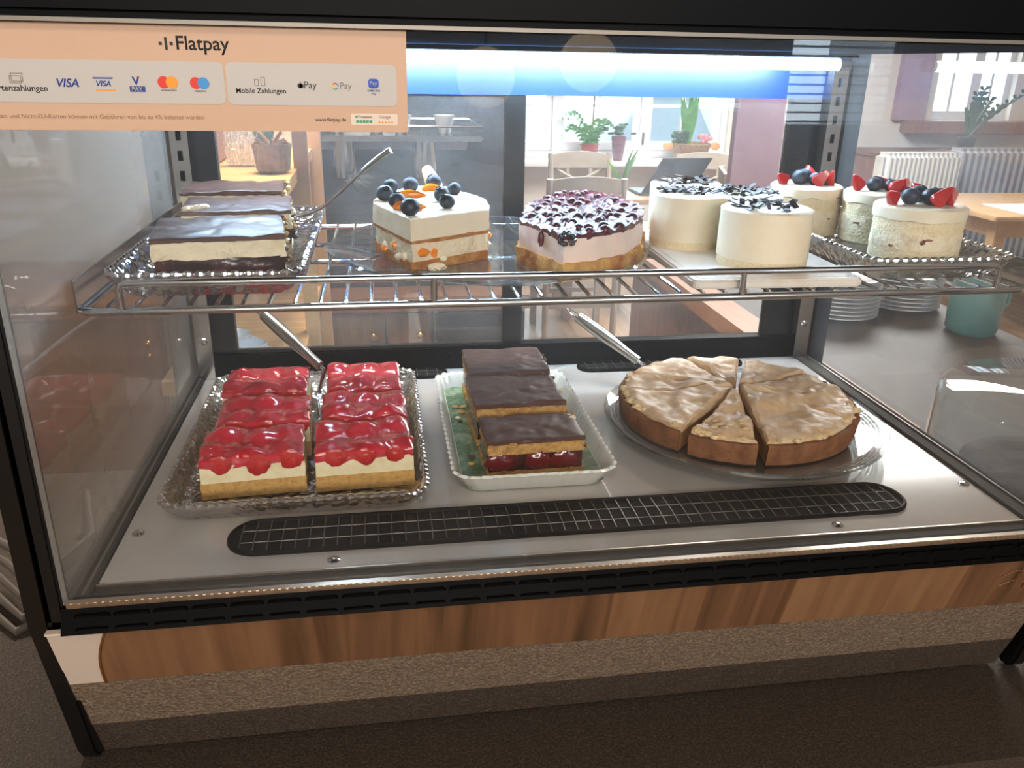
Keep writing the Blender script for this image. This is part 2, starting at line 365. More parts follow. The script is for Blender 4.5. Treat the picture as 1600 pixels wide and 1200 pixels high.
def resample(P, step):
    out = []; n = len(P)
    for i in range(n):
        a = Vector(P[i]); b = Vector(P[(i+1) % n]); k = max(1, round((b-a).length/step))
        for j in range(k): q = a+(b-a)*j/k; out.append((q.x, q.y))
    return out
def rect(x0, x1, y0, y1): return [(x0, y0), (x1, y0), (x1, y1), (x0, y1)]
def circle(cx, cy_, r, n=64): return [(cx+r*math.cos(2*PI*i/n), cy_+r*math.sin(2*PI*i/n)) for i in range(n)]
def rrect(x0, x1, y0, y1, r, n=6):
    o = []
    for cx, cy_, a in ((x1-r, y0+r, -PI/2), (x1-r, y1-r, 0), (x0+r, y1-r, PI/2), (x0+r, y0+r, PI)):
        for i in range(n+1): t = a+PI/2*i/n; o.append((cx+r*math.cos(t), cy_+r*math.sin(t)))
    return o
def rot(P, ang, c):
    s, k = math.sin(ang), math.cos(ang); return [(c[0]+(x-c[0])*k-(y-c[1])*s, c[1]+(x-c[0])*s+(y-c[1])*k) for x, y in P]
def thing(name, label, cat, loc=(0, 0, 0), group=None):
    o = bpy.data.objects.new(name, None); COL.objects.link(o); o.location = loc; o.empty_display_size = .05
    o['label'] = label; o['category'] = cat
    if group: o['group'] = group
    return o
def tag(o, label, cat, group=None):
    o['label'] = label; o['category'] = cat
    if group: o['group'] = group
    return o
def struct(o): o['kind'] = 'structure'; return o
def dup(root, loc, label, rotz=None, scale=None):
    r = root.copy(); COL.objects.link(r); r.location = loc; r['label'] = label
    if rotz is not None: r.rotation_euler = (0, 0, rotz)
    if scale: r.scale = scale
    def rec(a, b):
        for ch in [x for x in allobj if x.parent == a]:
            c = ch.copy(); COL.objects.link(c); c.parent = b; rec(ch, c)
    allobj = list(bpy.data.objects); rec(root, r); return r
def N3(x, y, z=0, f=1.0, s=0): return noise.noise(Vector((x*f+s*5.1, y*f+s*2.3, z*f+s)))

# ------------------------------------------------------------------ the room
def room():
    X0, X1, Y0, Y1 = -1.5, 6.6, -3.2, 6.3
    struct(B().box((X0-.1, Y0-.1, FL-.1), (X1+.1, Y1+.3, FL)).obj('floor', 'floor', smooth=False))
    struct(B().box((X0-.1, Y0-.1, CEIL), (X1+.1, Y1+.3, CEIL+.1)).obj('ceiling', 'ceil', smooth=False))
    struct(B().box((X0-.1, Y0, FL), (X0, Y1, CEIL)).obj('wall_left', 'left_wall', smooth=False))
    struct(B().box((X1, Y0, FL), (X1+.1, Y1, CEIL)).obj('wall_right', 'wall', smooth=False))
    def holed(name, y0, y1, holes, m):
        b = B(); x = X0-.1
        for (a, c, z0, z1) in holes:
            b.box((x, y0, FL), (a, y1, CEIL)); b.box((a, y0, FL), (c, y1, z0)); b.box((a, y0, z1), (c, y1, CEIL)); x = c
        b.box((x, y0, FL), (X1+.1, y1, CEIL)); return struct(b.obj(name, m, smooth=False))
    holed('wall_back', Y1, Y1+.3, [(.95, 3.15, -.32, 1.05), (5.0, 5.75, .0, 1.0)], 'wall')
    holed('wall_front', Y0-.1, Y0, [(-.9, 1.6, .78, 1.36), (2.05, 2.62, .12, 1.2)], 'wall')
    # window 1 : three casements
    w = struct(thing('window_1', '', '')); del w['label'], w['category']
    def casement(par, xs, z0, z1, y, muntz, name='casement_frame'):
        for (a, c) in xs:
            b = B(); t = .045
            b.box((a, y, z0), (a+t, y+.06, z1)); b.box((c-t, y, z0), (c, y+.06, z1)); b.box((a+t, y+.001, z0), (c-t, y+.059, z0+.07)); b.box((a+t, y+.001, z1-.05), (c-t, y+.059, z1))
            b.box(((a+c)/2-.012, y+.015, z0+.07), ((a+c)/2+.012, y+.045, z1-.05))
            for mz in muntz: b.box((a+t, y+.016, mz-.011), (c-t, y+.044, mz+.011))
            f = b.obj(name, 'win_frame', par, smooth=False)
            B().box((a+t, y+.026, z0+.07), (c-t, y+.034, z1-.05)).obj('pane', 'window_glass', f, smooth=False)
    b = B()
    for a, c in ((.95, 1.0), (1.655, 1.71), (2.40, 2.455), (3.10, 3.15)): b.box((a, 6.33, -.32), (c, 6.44, 1.05))
    b.box((.951, 6.331, -.319), (3.149, 6.439, -.272)); b.box((.951, 6.331, 1.002), (3.149, 6.439, 1.049)); b.obj('outer_frame', 'win_frame', w, smooth=False)
    casement(w, [(1.0, 1.655), (1.71, 2.40), (2.455, 3.10)], -.27, 1.0, 6.35, (.085, .45))
    B().box((2.42, 6.31, -.22), (2.436, 6.33, -.12), .003).obj('window_handle', 'grey_steel', w)
    struct(B().box((.9, 6.02, -.365), (3.2, 6.33, -.325), .006).obj('trim_1', 'sill'))
    # window 2 : narrow, in a recess
    w2 = struct(thing('window_2', '', '')); del w2['label'], w2['category']
    casement(w2, [(5.0, 5.42), (5.42, 5.75)], 0, 1.0, 6.38, (.45,))
    struct(B().box((4.72, 6.1, -.1), (5.95, 6.32, 0), .005).obj('trim_2', 'wood_red'))
    # mauve wall pieces
    struct(B().box((1.975, 3.4, FL), (2.225, 3.45, CEIL)).obj('wall_pillar', 'mauve', smooth=False))
    struct(B().box((4.62, 6.24, 0), (4.9, 6.3, CEIL)).obj('wall_panel', 'mauve', smooth=False))
    # partition behind the service side
    struct(B().box((-.12, 2.15, FL), (.66, 2.25, CEIL)).obj('wall_partition', 'dark_wall', smooth=False))
    struct(B().box((-1.5, 2.151, FL), (-.12, 2.25, CEIL)).obj('wall_partition_pale', 'left_wall', smooth=False))  # paler stretch of wall, the left pane's haze put into its colour
    # outside
    o = B().box((-2, 12, -2.0), (1.5, 12.4, 4)).box((1.5, 12, -2.0), (7.2, 12.4, -.2)).obj('neighbour_house_facade', 'facade', smooth=False)
    tag(o, 'pale house across the street outside the far window', 'building')
    tag(B().hexa([(3.0, 11.6, -1.4), (5.6, 11.6, -1.4), (5.6, 11.8, -1.4), (3.0, 11.8, -1.4), (4.4, 11.6, .2), (4.7, 11.6, .2), (4.7, 11.8, .2), (4.4, 11.8, .2)]).obj('gable_roof', 'slate', smooth=False), 'grey sloping gable outside behind the two window plants', 'roof')
    tag(B().ball((7.0, 11, -.9), (1.1, .5, .9), 4, .25, 2).obj('garden_bush', 'hedge'), 'green bush outside the right casement', 'bush')
    struct(B().box((-6, 6.9, -2.1), (16, 16, -2.0)).obj('ground_outside', 'street', smooth=False))
    # window behind the guest side, with a slatted blind
    w3 = struct(thing('window_3', '', '')); del w3['label'], w3['category']
    b = B().box((2.05, -3.28, .12), (2.09, -3.2, 1.2)).box((2.58, -3.28, .12), (2.62, -3.2, 1.2)).box((2.05, -3.28, .12), (2.62, -3.2, .16)).box((2.05, -3.28, 1.16), (2.62, -3.2, 1.2))
    b.obj('outer_frame', 'win_frame', w3, smooth=False)
    w4 = struct(thing('added_light_window', '', '')); del w4['label'], w4['category']  # unseen window added to let in the front fill
    b = B()
    for x in (-.9, .33, 1.56): b.box((x, -3.27, .78), (x+.04, -3.21, 1.36))
    b.box((-.9, -3.27, .78), (1.6, -3.21, .81)).box((-.9, -3.27, 1.33), (1.6, -3.21, 1.36)).obj('outer_frame', 'win_frame', w4, smooth=False)
    bl = thing('window_blind', 'white slatted blind hanging in the window behind the guests', 'blind', (2.33, -3.19, 1.15))
    B().box((2.07, -3.205, 1.13), (2.6, -3.17, 1.17)).obj('head_rail', 'blind', bl, smooth=False)
    for i in range(24):
        z = .17+i*.04
        B().hexa([(2.08, -3.20, z), (2.59, -3.20, z), (2.59, -3.18, z+.008), (2.08, -3.18, z+.008), (2.08, -3.20, z+.002), (2.59, -3.20, z+.002), (2.59, -3.18, z+.010), (2.08, -3.18, z+.010)]).obj('slat', 'blind', bl, smooth=False)
room()

def counter():
    t = thing('serving_counter', 'dark speckled L-shaped counter carrying the cake case', 'counter', (.2, .2, FL))
    B().prism([(-1.45, -.105), (1.75, -.105), (1.75, 2.45), (1.18, 2.45), (1.18, .6), (-1.45, .6)], CT-.04, CT).obj('worktop', 'counter', t, smooth=False)
    B().prism([(-1.45, -.06), (1.71, -.06), (1.71, 2.42), (1.20, 2.42), (1.20, .56), (-1.45, .56)], FL, CT-.04).obj('counter_body', 'wood_red', t, smooth=False)
    B().box((1.095, .602, CT-.045), (1.18, 2.45, CT+.002)).obj('wooden_edging', 'wood_orange', t, smooth=False)
counter()

# ------------------------------------------------------------------ the refrigerated case
PX0, PX1 = -.0121, .872           # inner faces of the side panes
GY = -.031                        # outer face of the front pane
LY = lambda z: -.040+.31*(-.015-z)   # the apron leans back towards its foot
case = thing('cake_display_case', 'black framed glass refrigerated cake case standing on the counter', 'display case', (.43, .24, CT))
def build_case():
    P = case
    # deck with its two kinds of vents and screws
    deck = B().box((0, 0, -.004), (.85, .485, 0)).obj('steel_deck', 'deck', P, smooth=False)
    def vent(x0, x1, yc, hw, bars, par):
        B().prism(rrect(x0, x1, yc-hw, yc+hw, hw*.96, 10), 0, .0012).obj('vent_recess', 'matt_black', par, smooth=False)
        pth = [(x, y, .002) for x, y in rrect(x0+.002, x1-.002, yc-hw+.002, yc+hw-.002, hw*.9, 10)]
        B().tube(pth, .0022, 6, True).obj('vent_rim', 'gloss_black', par)
        b = B(); 
        for i in range(1, bars):
            x = x0+(x1-x0)*i/bars; d = min(x-x0, x1-x); h = hw if d > hw else math.sqrt(max(0, hw*hw-(hw-d)**2))
            b.tube([(x, yc-h*.95, .0022), (x, yc, .0036), (x, yc+h*.95, .0022)], .00055, 5)
        for q in (-.33, .33): b.tube([(x0+hw*.4, yc+hw*q, .0022), (x1-hw*.4, yc+hw*q, .0022)], .0004, 5)
        b.obj('vent_grid', 'vent_wire', par)
    vent(.094, .757, .057, .030, 54, deck)
    vent(.20, .326, .468, .020, 9, deck); vent(.512, .76, .468, .020, 18, deck)
    for x, y in ((.012, .078), (.663, .0125), (.841, .075), (.19, .0125)):
        B().lathe([(.0055, 0), (.0055, .0008), (.0035, .0022), (.001, .0026)], 16, (x, y, 0)).obj('screw', 'chrome', deck)
    # gaskets beside the deck, front sill
    for nm, a, c in (('left', PX0, -.001), ('right', .851, PX1)):
        B().box((a, -.027, -.004), (c, .485, .003), .001).obj('side_gasket', 'gasket', P)
    for x in (-.0055, .868): B().box((x-.0012, -.02, .003), (x+.0012, .47, .0048)).obj('gasket_bead', 'grey_steel', P, smooth=False)
    B().box((PX0, -.027, -.006), (PX1, -.001, -.001)).obj('front_sill', 'gasket', P, smooth=False)
    B().box((-.001, -.0022, -.002), (.851, -.0002, .0009)).obj('deck_lip', 'alu', P, smooth=False)
    b = B().box((PX0, -.0365, .0036), (PX1, -.0312, .0084))
    b.obj('glass_rail', 'alu', P, smooth=False)
    b = B()
    for i in range(150): x = PX0+.003+i*.00585; b.box((x, -.0372, .0042), (x+.0022, -.0365, .0079))
    b.obj('rail_ribs', 'alu', P, smooth=False)
    # panes
    B().box((PX0, GY, .0036), (PX1, GY+.004, .428)).obj('front_pane', 'front_glass', P, smooth=False)
    B().box((PX0-.004, GY, .0), (PX0, .50, .428)).obj('side_pane', 'side_glass', P, smooth=False)
    B().box((PX1, GY, .0), (PX1+.004, .50, .428)).obj('side_pane', 'side_glass_r', P, smooth=False)
    # side frames: a front post that runs down and kinks back into a rounded leg, as on a sledge
    for x0, x1 in ((-.0445, -.0165), (.8765, .9045)):
        prof = [(-.036, .44), (-.036, -.014), (LY(-.184)-.012, -.176), (LY(-.184)-.006, -.186), (LY(-.184)+.004, -.19), (LY(-.184)+.012, -.184), (LY(-.184)+.012, -.172), (-.018, -.01), (-.0165, .44)]
        xi0, xi1 = (x0, x1-.010) if x0 < 0 else (x0+.010, x1)
        b = B().loops([[(xi1, y, z) for y, z in prof], [(xi0, y, z) for y, z in prof]])
        bmesh.ops.bevel(b.m, geom=list(b.m.edges), offset=.003, segments=2, affect='EDGES', clamp_overlap=True)
        b.obj('front_leg', 'black', P)
        B().box((x0, -.033, -.012), (x1, -.0165, .43), .002).obj('front_post', 'black', P)
        B().box((x0, .49, CT), (x1, .525, .43), .003).obj('rear_post', 'black', P)
        B().box(((.8765, -.02, -.03) if x0 > 0 else (-.0245, -.02, -.03)), ((.8845, .50, -.0005) if x0 > 0 else (-.0165, .50, -.0005)), .002).obj('side_rail', 'matt_black', P)
    # hood
    B().box((-.0445, -.036, .428), (.9045, .525, .50), .006).obj('hood', 'hood', P)
    B().box((PX0, -.026, .4255), (PX1, .498, .4279)).obj('inner_ceiling', 'liner', P, smooth=False)
    B().box((-.0445, -.0375, .4265), (.9045, -.0325, .4290)).obj('hood_trim', 'grey_steel', P, smooth=False)
    # vent strip under the glass: two rows of long slots
    B().hexa([(-.0165, -.046, -.0145), (.8765, -.046, -.0145), (.8765, -.02, -.0145), (-.0165, -.02, -.0145), (-.0165, -.0352, .0034), (.8765, -.0352, .0034), (.8765, -.02, .0034), (-.0165, -.02, .0034)]).obj('vent_strip', 'gloss_black', P, smooth=False)
    yz = lambda t: (-.0354-.0105*t-.0002, .0034-.0179*t)
    nsl = 30; pitch = .88/nsl; first = None
    for r, (t, h) in enumerate(((.33, .0030), (.80, .0018))):
        for i in range(nsl):
            x = -.008+pitch*i; yy, zz = yz(t)
            if first is None or i == 0:
                sl = B(); pts = []
                for k in range(20):
                    a = 2*PI*k/20; px = pitch*.5+(pitch*.34 if math.cos(a) > 0 else -pitch*.34)+h*math.cos(a); pz = h*math.sin(a)
                    pts.append((x+px, yy-pz*-.0-.0006+(-pz)*.586, zz+pz))
                sl.tube(pts, .00045, 5, True); first = sl.obj('slot_rim', 'gloss_black', P)
                f2 = B().loops([[(p[0], p[1]+.0004, p[2]) for p in pts], [(p[0], p[1]-.0001, p[2]) for p in pts]]).obj('slot', 'matt_black', P, smooth=False)
                base = i
            else:
                for src in (first, f2):
                    c = src.copy(); COL.objects.link(c); c.location = (pitch*i, 0, 0)
    # leaning apron: painted reflections of floor above and counter below, in two folds
    def apron(x0, x1, z1, z0, th=.004, push=0, right=None):
        r0 = x1; r1 = right if right is not None else x1
        return B().hexa([(x0, LY(z0)-push, z0), (r1, LY(z0)-push, z0), (r1, LY(z0)+th, z0), (x0, LY(z0)+th, z0), (x0, LY(z1)-push, z1), (r0, LY(z1)-push, z1), (r0, LY(z1)+th, z1), (x0, LY(z1)+th, z1)])
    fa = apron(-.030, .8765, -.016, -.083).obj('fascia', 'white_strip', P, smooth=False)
    # painted floor reflection with a slightly bowed edge on its left
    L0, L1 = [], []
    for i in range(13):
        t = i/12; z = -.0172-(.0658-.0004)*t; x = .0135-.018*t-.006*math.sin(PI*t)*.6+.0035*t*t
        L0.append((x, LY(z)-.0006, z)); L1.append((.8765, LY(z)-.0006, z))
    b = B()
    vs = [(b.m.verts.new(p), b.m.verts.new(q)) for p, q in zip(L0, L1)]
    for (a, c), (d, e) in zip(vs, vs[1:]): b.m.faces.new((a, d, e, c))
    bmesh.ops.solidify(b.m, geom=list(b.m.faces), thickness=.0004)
    b.obj('reflected_floor_planks', 'fascia', fa, smooth=False)
    B().tube([(p[0]+.0006, p[1]-.0004, p[2]) for p in L0], .0012, 5).obj('reflection_edge', 'brown_edge', fa)
    B().box((-.030, -.0415, -.0168), (.8765, -.036, -.0148)).obj('fascia_rim', 'white_strip', fa, smooth=False)
    b = B()
    for pts in ([(.812, -.040), (.822, -.032), (.836, -.034), (.846, -.029), (.858, -.033)], [(.815, -.052), (.827, -.046), (.842, -.050), (.858, -.045)], [(.830, -.030), (.826, -.055), (.818, -.060)], [(.845, -.030), (.842, -.058)]):
        b.tube([(x, LY(z)-.0012, z) for x, z in pts], .0005, 5)
    b.obj('carved_mark', 'brown_edge', fa)
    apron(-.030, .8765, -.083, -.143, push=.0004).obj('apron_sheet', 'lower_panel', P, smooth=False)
    B().hexa([(-.030, LY(-.143)+.014, -.186), (.8765, LY(-.143)+.014, -.186), (.8765, LY(-.143)+.026, -.186), (-.030, LY(-.143)+.026, -.186), (-.030, LY(-.143)-.0004, -.143), (.8765, LY(-.143)-.0004, -.143), (.8765, LY(-.143)+.01, -.143), (-.030, LY(-.143)+.01, -.143)]).obj('apron_foot', 'foot_panel', P, smooth=False)  # shadow band at the foot, put in as a darker sheet
    B().prism([(-.030, .012), (.8765, .012), (.8765, .5), (-.030, .5)], -.175, -.03).obj('machine_housing', 'matt_black', P, smooth=False)
    for x in (.02, .84): B().lathe([(.016, 0), (.014, .015)], 16, (x, .46, CT)).obj('rear_foot', 'matt_black', P)
    # rear frame: beam, bottom rail, mullion and jambs, with two sliding doors
    B().box((PX0, .490, -.004), (PX1, .515, .031), .002).obj('rear_bottom_rail', 'gloss_black', P)
    B().box((PX0, .498, .368), (PX1, .515, .428)).obj('rear_beam', 'beam', P, smooth=False)
    B().box((.4076, .500, .031), (.4348, .512, .368)).obj('door_stile', 'black', P, smooth=False)
    B().box((PX0, .498, .031), (.0407, .515, .368)).obj('rear_jamb', 'black', P, smooth=False)
    B().box((.8040, .498, .031), (PX1, .515, .368)).obj('rear_jamb', 'black', P, smooth=False)
    for a, c, y in ((.0407, .4076, .503), (.4348, .8040, .507)):
        B().box((a, y, .031), (c, y+.004, .368)).obj('sliding_door', 'rear_glass', P, smooth=False)
    # slotted uprights
    for x0, x1 in ((-.0075, .0135), (.8445, .8655)):
        b = B(); y0, y1 = .474, .478; w = .0075
        b.box((x0, y0, 0), (x0+w, y1, .415)); b.box((x1-w, y0, 0), (x1, y1, .415)); b.box((x0+w, y0, 0), (x1-w, y1, .12))
        z = .12
        while z < .40: b.box((x0+w, y0, z+.012), (x1-w, y1, z+.024)); z += .024
        b.box((x0, y1, 0), (x0+.002, .49, .415)); b.box((x1-.002, y1, 0), (x1, .49, .415))
        u = b.obj('slotted_upright', 'steel', P, smooth=False)
        t = B().lathe([(.005, 0), (.005, .001), (.002, .002)], 14); 
        for v in t.m.verts: v.co = Vector((v.co.x+(x0+x1)/2, y0-v.co.z, v.co.y+.055))
        t.obj('screw', 'chrome', u)
    # led batten
    bt = B().box((.03, .395, .4200), (.83, .412, .4255)).obj('lamp_batten', 'hood', P, smooth=False)
    B().tube([(.045, .4, .412), (.807, .4, .412)], .0066, 16).obj('lamp_tube', 'led', bt)
    for a, c in ((.033, .045), (.807, .822)): B().tube([(a, .4, .412), (c, .4, .412)], .0072, 16).obj('tube_cap', 'plastic_white', bt)
build_case()

# ------------------------------------------------------------------ wire shelf
SZ = .2135            # plates rest here
def shelf():
    t = thing('wire_shelf', 'chrome wire shelf with raised front rail inside the case', 'shelf', (.43, .27, .2))
    x0, x1, y0, y1, z = -.0072, .8662, .085, .456, .2085
    r = .011
    B().tube([(x, y, z) for x, y in rrect(x0, x1, y0, y1, r, 5)], .0036, 10, True).obj('outer_frame', 'chrome', t)
    for y in (.262, .35): B().tube([(x0, y, z-.001), (x1, y, z-.001)], .0026, 8).obj('cross_bar', 'chrome', t)
    src = B().tube([(.0146, y0-.001, z+.001), (.0146, y0+.006, SZ-.0018), (.0146, y1, SZ-.0018)], .0018, 8).obj('wire_rod', 'chrome', t)
    for k in range(1, 39):
        c = src.copy(); COL.objects.link(c); c.location = (.0217*k, 0, 0)
    p = [(.0264, y0, z), (.0264, y0, .2255), (.0285, y0, .2308), (.034, y0, .2325), (.8247, y0, .2325), (.8302, y0, .2308), (.8323, y0, .2255), (.8323, y0, z)]
    B().tube(p, .0032, 10).obj('guard_rail', 'chrome', t)
    for x in (.2858, .571): B().tube([(x, y0, z), (x, y0, .2325)], .0030, 10).obj('rail_post', 'chrome', t)
    for x in (x0-.0022, x1+.0002):
        B().box((x, .084, .2085), (x+.002, .474, .236), .0005).obj('side_bracket', 'steel', t)
shelf()

# ------------------------------------------------------------------ serving ware
def dish(x0, x1, y0, y1, z, prof, rad, m, parent, name, scallop=0, ns=60, n=7, per=.0105):
    """profile: (inset, height) from the middle of the underside, out over the rim and back to the middle of the inside"""
    L = []
    for ins, h, sc in prof:
        P = resample(rrect(x0+ins, x1-ins, y0+ins, y1-ins, max(.004, rad-ins), n), .0035) if False else None
        base = rrect(x0, x1, y0, y1, rad, n); P = resample(base, .0032); M = len(P)
        cx, cy_ = (x0+x1)/2, (y0+y1)/2; hx, hy = (x1-x0)/2, (y1-y0)/2; out = []; s_ = 0
        for i, (x, y) in enumerate(P):
            q = P[i-1]; s_ += math.hypot(x-q[0], y-q[1])
            k = scallop*sc*math.cos(2*PI*s_/per)
            fx = (hx-ins+k)/hx; fy = (hy-ins+k)/hy
            out.append((cx+(x-cx)*fx, cy_+(y-cy_)*fy, z+h+(k*.8 if sc else 0)))
        L.append(out)
    return B().loops(L).obj(name, m, parent)
CRYS = [(.10, .0, 0), (.020, .0, 0), (.014, .0015, .4), (.006, .011, .7), (.0008, .0195, 1), (.0, .0220, 1), (.0022, .0235, 1), (.0045, .0220, 1), (.010, .012, .5), (.018, .0058, 0), (.10, .0058, 0)]
def crystal_tray(x0, x1, y0, y1, z, label):
    t = thing('crystal_tray', label, 'tray', ((x0+x1)/2, (y0+y1)/2, z))
    hw = min(x1-x0, y1-y0)/2
    pr = [(min(a, hw*.8), h, s) for a, h, s in CRYS]
    dish(x0, x1, y0, y1, z, pr, .018, 'crystal', t, 'dish', .0016)
    Q = resample(rrect(x0+.0014, x1-.0014, y0+.0014, y1-.0014, .017, 7), .0019); n = len(Q); m = max(1, round(n*.0019/.0098))
    B().tube([(x, y, z+.0228) for x, y in Q], None or (lambda u: .0016+.0019*abs(math.sin(PI*m*u))), 8, True).obj('beaded_rim', 'bead_glass', t)
    # ridges pressed into the well
    b = B(); n = int((y1-y0-.06)/.010)
    for i in range(n):
        y = y0+.03+i*.010; b.tube([(x0+.022, y, z+.0050), (x1-.022, y, z+.0050)], .0010, 5)
    b.obj('pressed_ribs', 'plate_glass', t)
    return t
crystal_tray(.028, .278, .082, .426, .0, 'pressed crystal tray under the strawberry slices on the steel deck')
crystal_tray(.010, .174, .095, .434, SZ, 'pressed crystal tray under chocolate slices on the wire shelf')
crystal_tray(.706, .8645, .098, .40, SZ, 'pressed crystal tray under berry-topped tartlets at the shelf end')

def platter():
    x0, x1, y0, y1 = .303, .474, .105, .407
    t = thing('rectangular_platter', 'white fluted porcelain platter with green printed well', 'platter', (.389, .256, 0))
    dish(x0, x1, y0, y1, 0, [(.06, 0, 0), (.018, 0, 0), (.012, .003, 0), (.003, .019, .6), (0, .0225, 1), (.002, .0245, 1), (.0055, .0225, .7), (.0115, .0075, 0), (.013, .0068, 0), (.06, .0068, 0)], .022, 'porcelain', t, 'dish', .0010, per=.012)
    B().prism(rrect(x0+.0125, x1-.0125, y0+.0125, y1-.0125, .008, 4), .0062, .0075).obj('green_well', 'green_glaze', t, smooth=False)
platter()
def round_plate():
    c = (.6607, .238, 0)
    t = thing('round_glass_plate', 'clear round glass plate with dotted rings under the sliced round cake', 'plate', c)
    m = lambda a, i: 1+(.004*math.cos(150*a) if i in (3, 4, 5) else 0)
    B().lathe([(.06, 0), (.11, 0), (.118, .002), (.158, .0125), (.1645, .0185), (.1635, .0205), (.157, .0165), (.14, .0122), (.06, .0122)], 300, c, m).obj('dish', 'plate_glass', t)
    b = B()
    for k, r in enumerate((.1435, .1475, .1515, .1555)):
        z = .0128+k*.0011; b.tube([(c[0]+r*math.cos(2*PI*i/150), c[1]+r*math.sin(2*PI*i/150), z) for i in range(150)], (lambda t: .0011+.0007*math.cos(2*PI*t*75)), 5, True)
    b.obj('dotted_rings', 'plate_glass', t)
round_plate()
def oval_plate():
    c = (.3577, .2600, SZ)
    t = thing('faceted_glass_plate', 'clear faceted glass cake plate on the middle of the wire shelf', 'plate', c)
    m = lambda a, i: (1+.02*math.cos(8*a)) if i in (2, 3, 4, 5) else 1
    b = B().lathe([(.05, 0), (.125, 0), (.15, .004), (.169, .0085), (.1725, .0105), (.170, .0122), (.148, .0082), (.124, .0058), (.05, .0058)], 64, c, m)
    b.obj('dish', 'plate_glass', t, angle=12)
    b = B()
    for k in range(8):
        a = 2*PI*k/8+.2; b.tube([(c[0]+.118*math.cos(a), c[1]+.118*math.sin(a), c[2]+.0062), (c[0]+.160*math.cos(a+.28), c[1]+.160*math.sin(a+.28), c[2]+.0098)], .0011, 5)
        b.tube([(c[0]+.118*math.cos(a), c[1]+.118*math.sin(a), c[2]+.0062), (c[0]+.160*math.cos(a-.28), c[1]+.160*math.sin(a-.28), c[2]+.0098)], .0011, 5)
    b.obj('cut_facets', 'plate_glass', t)
oval_plate()
def board():
    t = thing('serving_board', 'cream rectangular serving plate under the chocolate-flake cheesecakes', 'plate', (.617, .235, SZ))
    P = rot(rrect(.530, .700, .092, .385, .008, 4), math.radians(-1.5), (.617, .235))
    b = B().prism(P, SZ, SZ+.0085); bmesh.ops.bevel(b.m, geom=list(b.m.edges), offset=.0018, segments=2, affect='EDGES'); b.obj('plate_body', 'board', t)
    B().prism(rot(rrect(.538, .692, .10, .377, .006, 4), math.radians(-1.5), (.617, .235)), SZ+.0083, SZ+.0090).obj('plate_well', 'board', t, smooth=False)
board()

# ------------------------------------------------------------------ cakes
def crumbs(par, pts, m='crumb', name='crumb'):
    for i, (x, y, z, r) in enumerate(pts): B().ball((x, y, z), (r, r*.8, r*.7), 2, .5, i).obj(name, m, par)
def strawberry_slice(P, z, label, seed, h=.050, front=True):
    cx = sum(p[0] for p in P)/4; cy_ = sum(p[1] for p in P)/4
    t = thing('strawberry_slice', label, 'cake', (cx, cy_, z), 'strawberry slices on the lower tray')
    R = random.Random(seed); x0, x1 = P[0][0], P[1][0]; y0, y1 = P[0][1], P[2][1]
    B().soft(P, z, z+.0165, .004, 5, .0007, 170, seed).obj('sponge_base', 'sponge', t)
    sh = lambda k: [(cx+(x-cx)*k, cy_+(y-cy_)*k) for x, y in P]
    B().soft(sh(.985), z+.0162, z+.0335, .004, 4, .0011, 90, seed+1, top=lambda x, y: .003*N3(x, y, 0, 60, seed)).obj('custard_layer', 'custard', t)
    bumps = []
    nx, ny = 3, 2
    for i in range(nx):
        for j in range(ny):
            bumps.append((x0+(x1-x0)*(i+.5+R.uniform(-.22, .22))/nx, y0+(y1-y0)*(j+.5+R.uniform(-.2, .2))/ny, R.uniform(.0140, .0190), R.uniform(.0045, .0115)))
    def top(x, y):
        q = 0
        for bx, by, br, bh in bumps:
            d2 = ((x-bx)**2+(y-by)**2)/br**2
            q = max(q, bh*math.exp(-d2*1.1))
        return q+.0014*N3(x, y, 0, 90, seed)
    B().soft(sh(.99), z+.0335, z+.0405, .0028, 3, .0012, 110, seed+2, top=top, inset=.003, K=16, bot=lambda x, y: .0035*N3(x, y, 3, 70, seed)-.001).obj('red_jelly', 'jelly', t)
    for bx, by, br, bh in bumps:
        sx = R.uniform(.85, 1.2)
        B().ball((bx, by, z+.0372+bh*.75), (br*.60*sx, br*.56, .0042), 3, .16, R.random()*50).obj('strawberry', 'strawberry', t)
    # cut strawberries showing on the front face
    k = 3; ang = math.atan2(P[1][1]-P[0][1], P[1][0]-P[0][0])
    for i in range(k):
        f = (i+.5+R.uniform(-.15, .15))/k; px = P[0][0]+(P[1][0]-P[0][0])*f; py = P[0][1]+(P[1][1]-P[0][1])*f
        r = R.uniform(.0085, .0135)
        B().ball((px, py+.0006, z+.0345+R.uniform(-.002, .002)), (r, .0016, r*.85), 3, .2, R.random()*50).obj('cut_strawberry', 'straw_cut', t)
        B().ball((px+.001, py-.0008, z+.0340), (r*.42, .0006, r*.40), 2, .1, 3).obj('berry_core', 'strawberry', t)
ZT = .0062
rr_ = math.radians
strawberry_slice(rot(rect(.0575, .157, .128, .200), rr_(4), (.107, .165)), ZT, 'front strawberry slice of the left row, nearest the left pane', 1)
strawberry_slice(rot(rect(.060, .157, .209, .286), rr_(3), (.107, .245)), ZT, 'middle strawberry slice of the left row, with two big glazed berry halves', 2)
strawberry_slice(rot(rect(.052, .148, .302, .386), rr_(1), (.100, .345)), ZT, 'back strawberry slice of the left row, beside the steel server handle', 3)
strawberry_slice(rot(rect(.1665, .264, .130, .206), rr_(3), (.215, .17)), ZT, 'front strawberry slice of the right row, cut berries facing forward', 4)
strawberry_slice(rot(rect(.169, .262, .213, .290), rr_(2), (.215, .25)), ZT, 'middle strawberry slice of the right row, smooth red glaze', 5, .05)
strawberry_slice(rot(rect(.170, .258, .297, .388), rr_(2), (.213, .34)), ZT, 'back strawberry slice of the right row, bright red top tipped upward', 6)

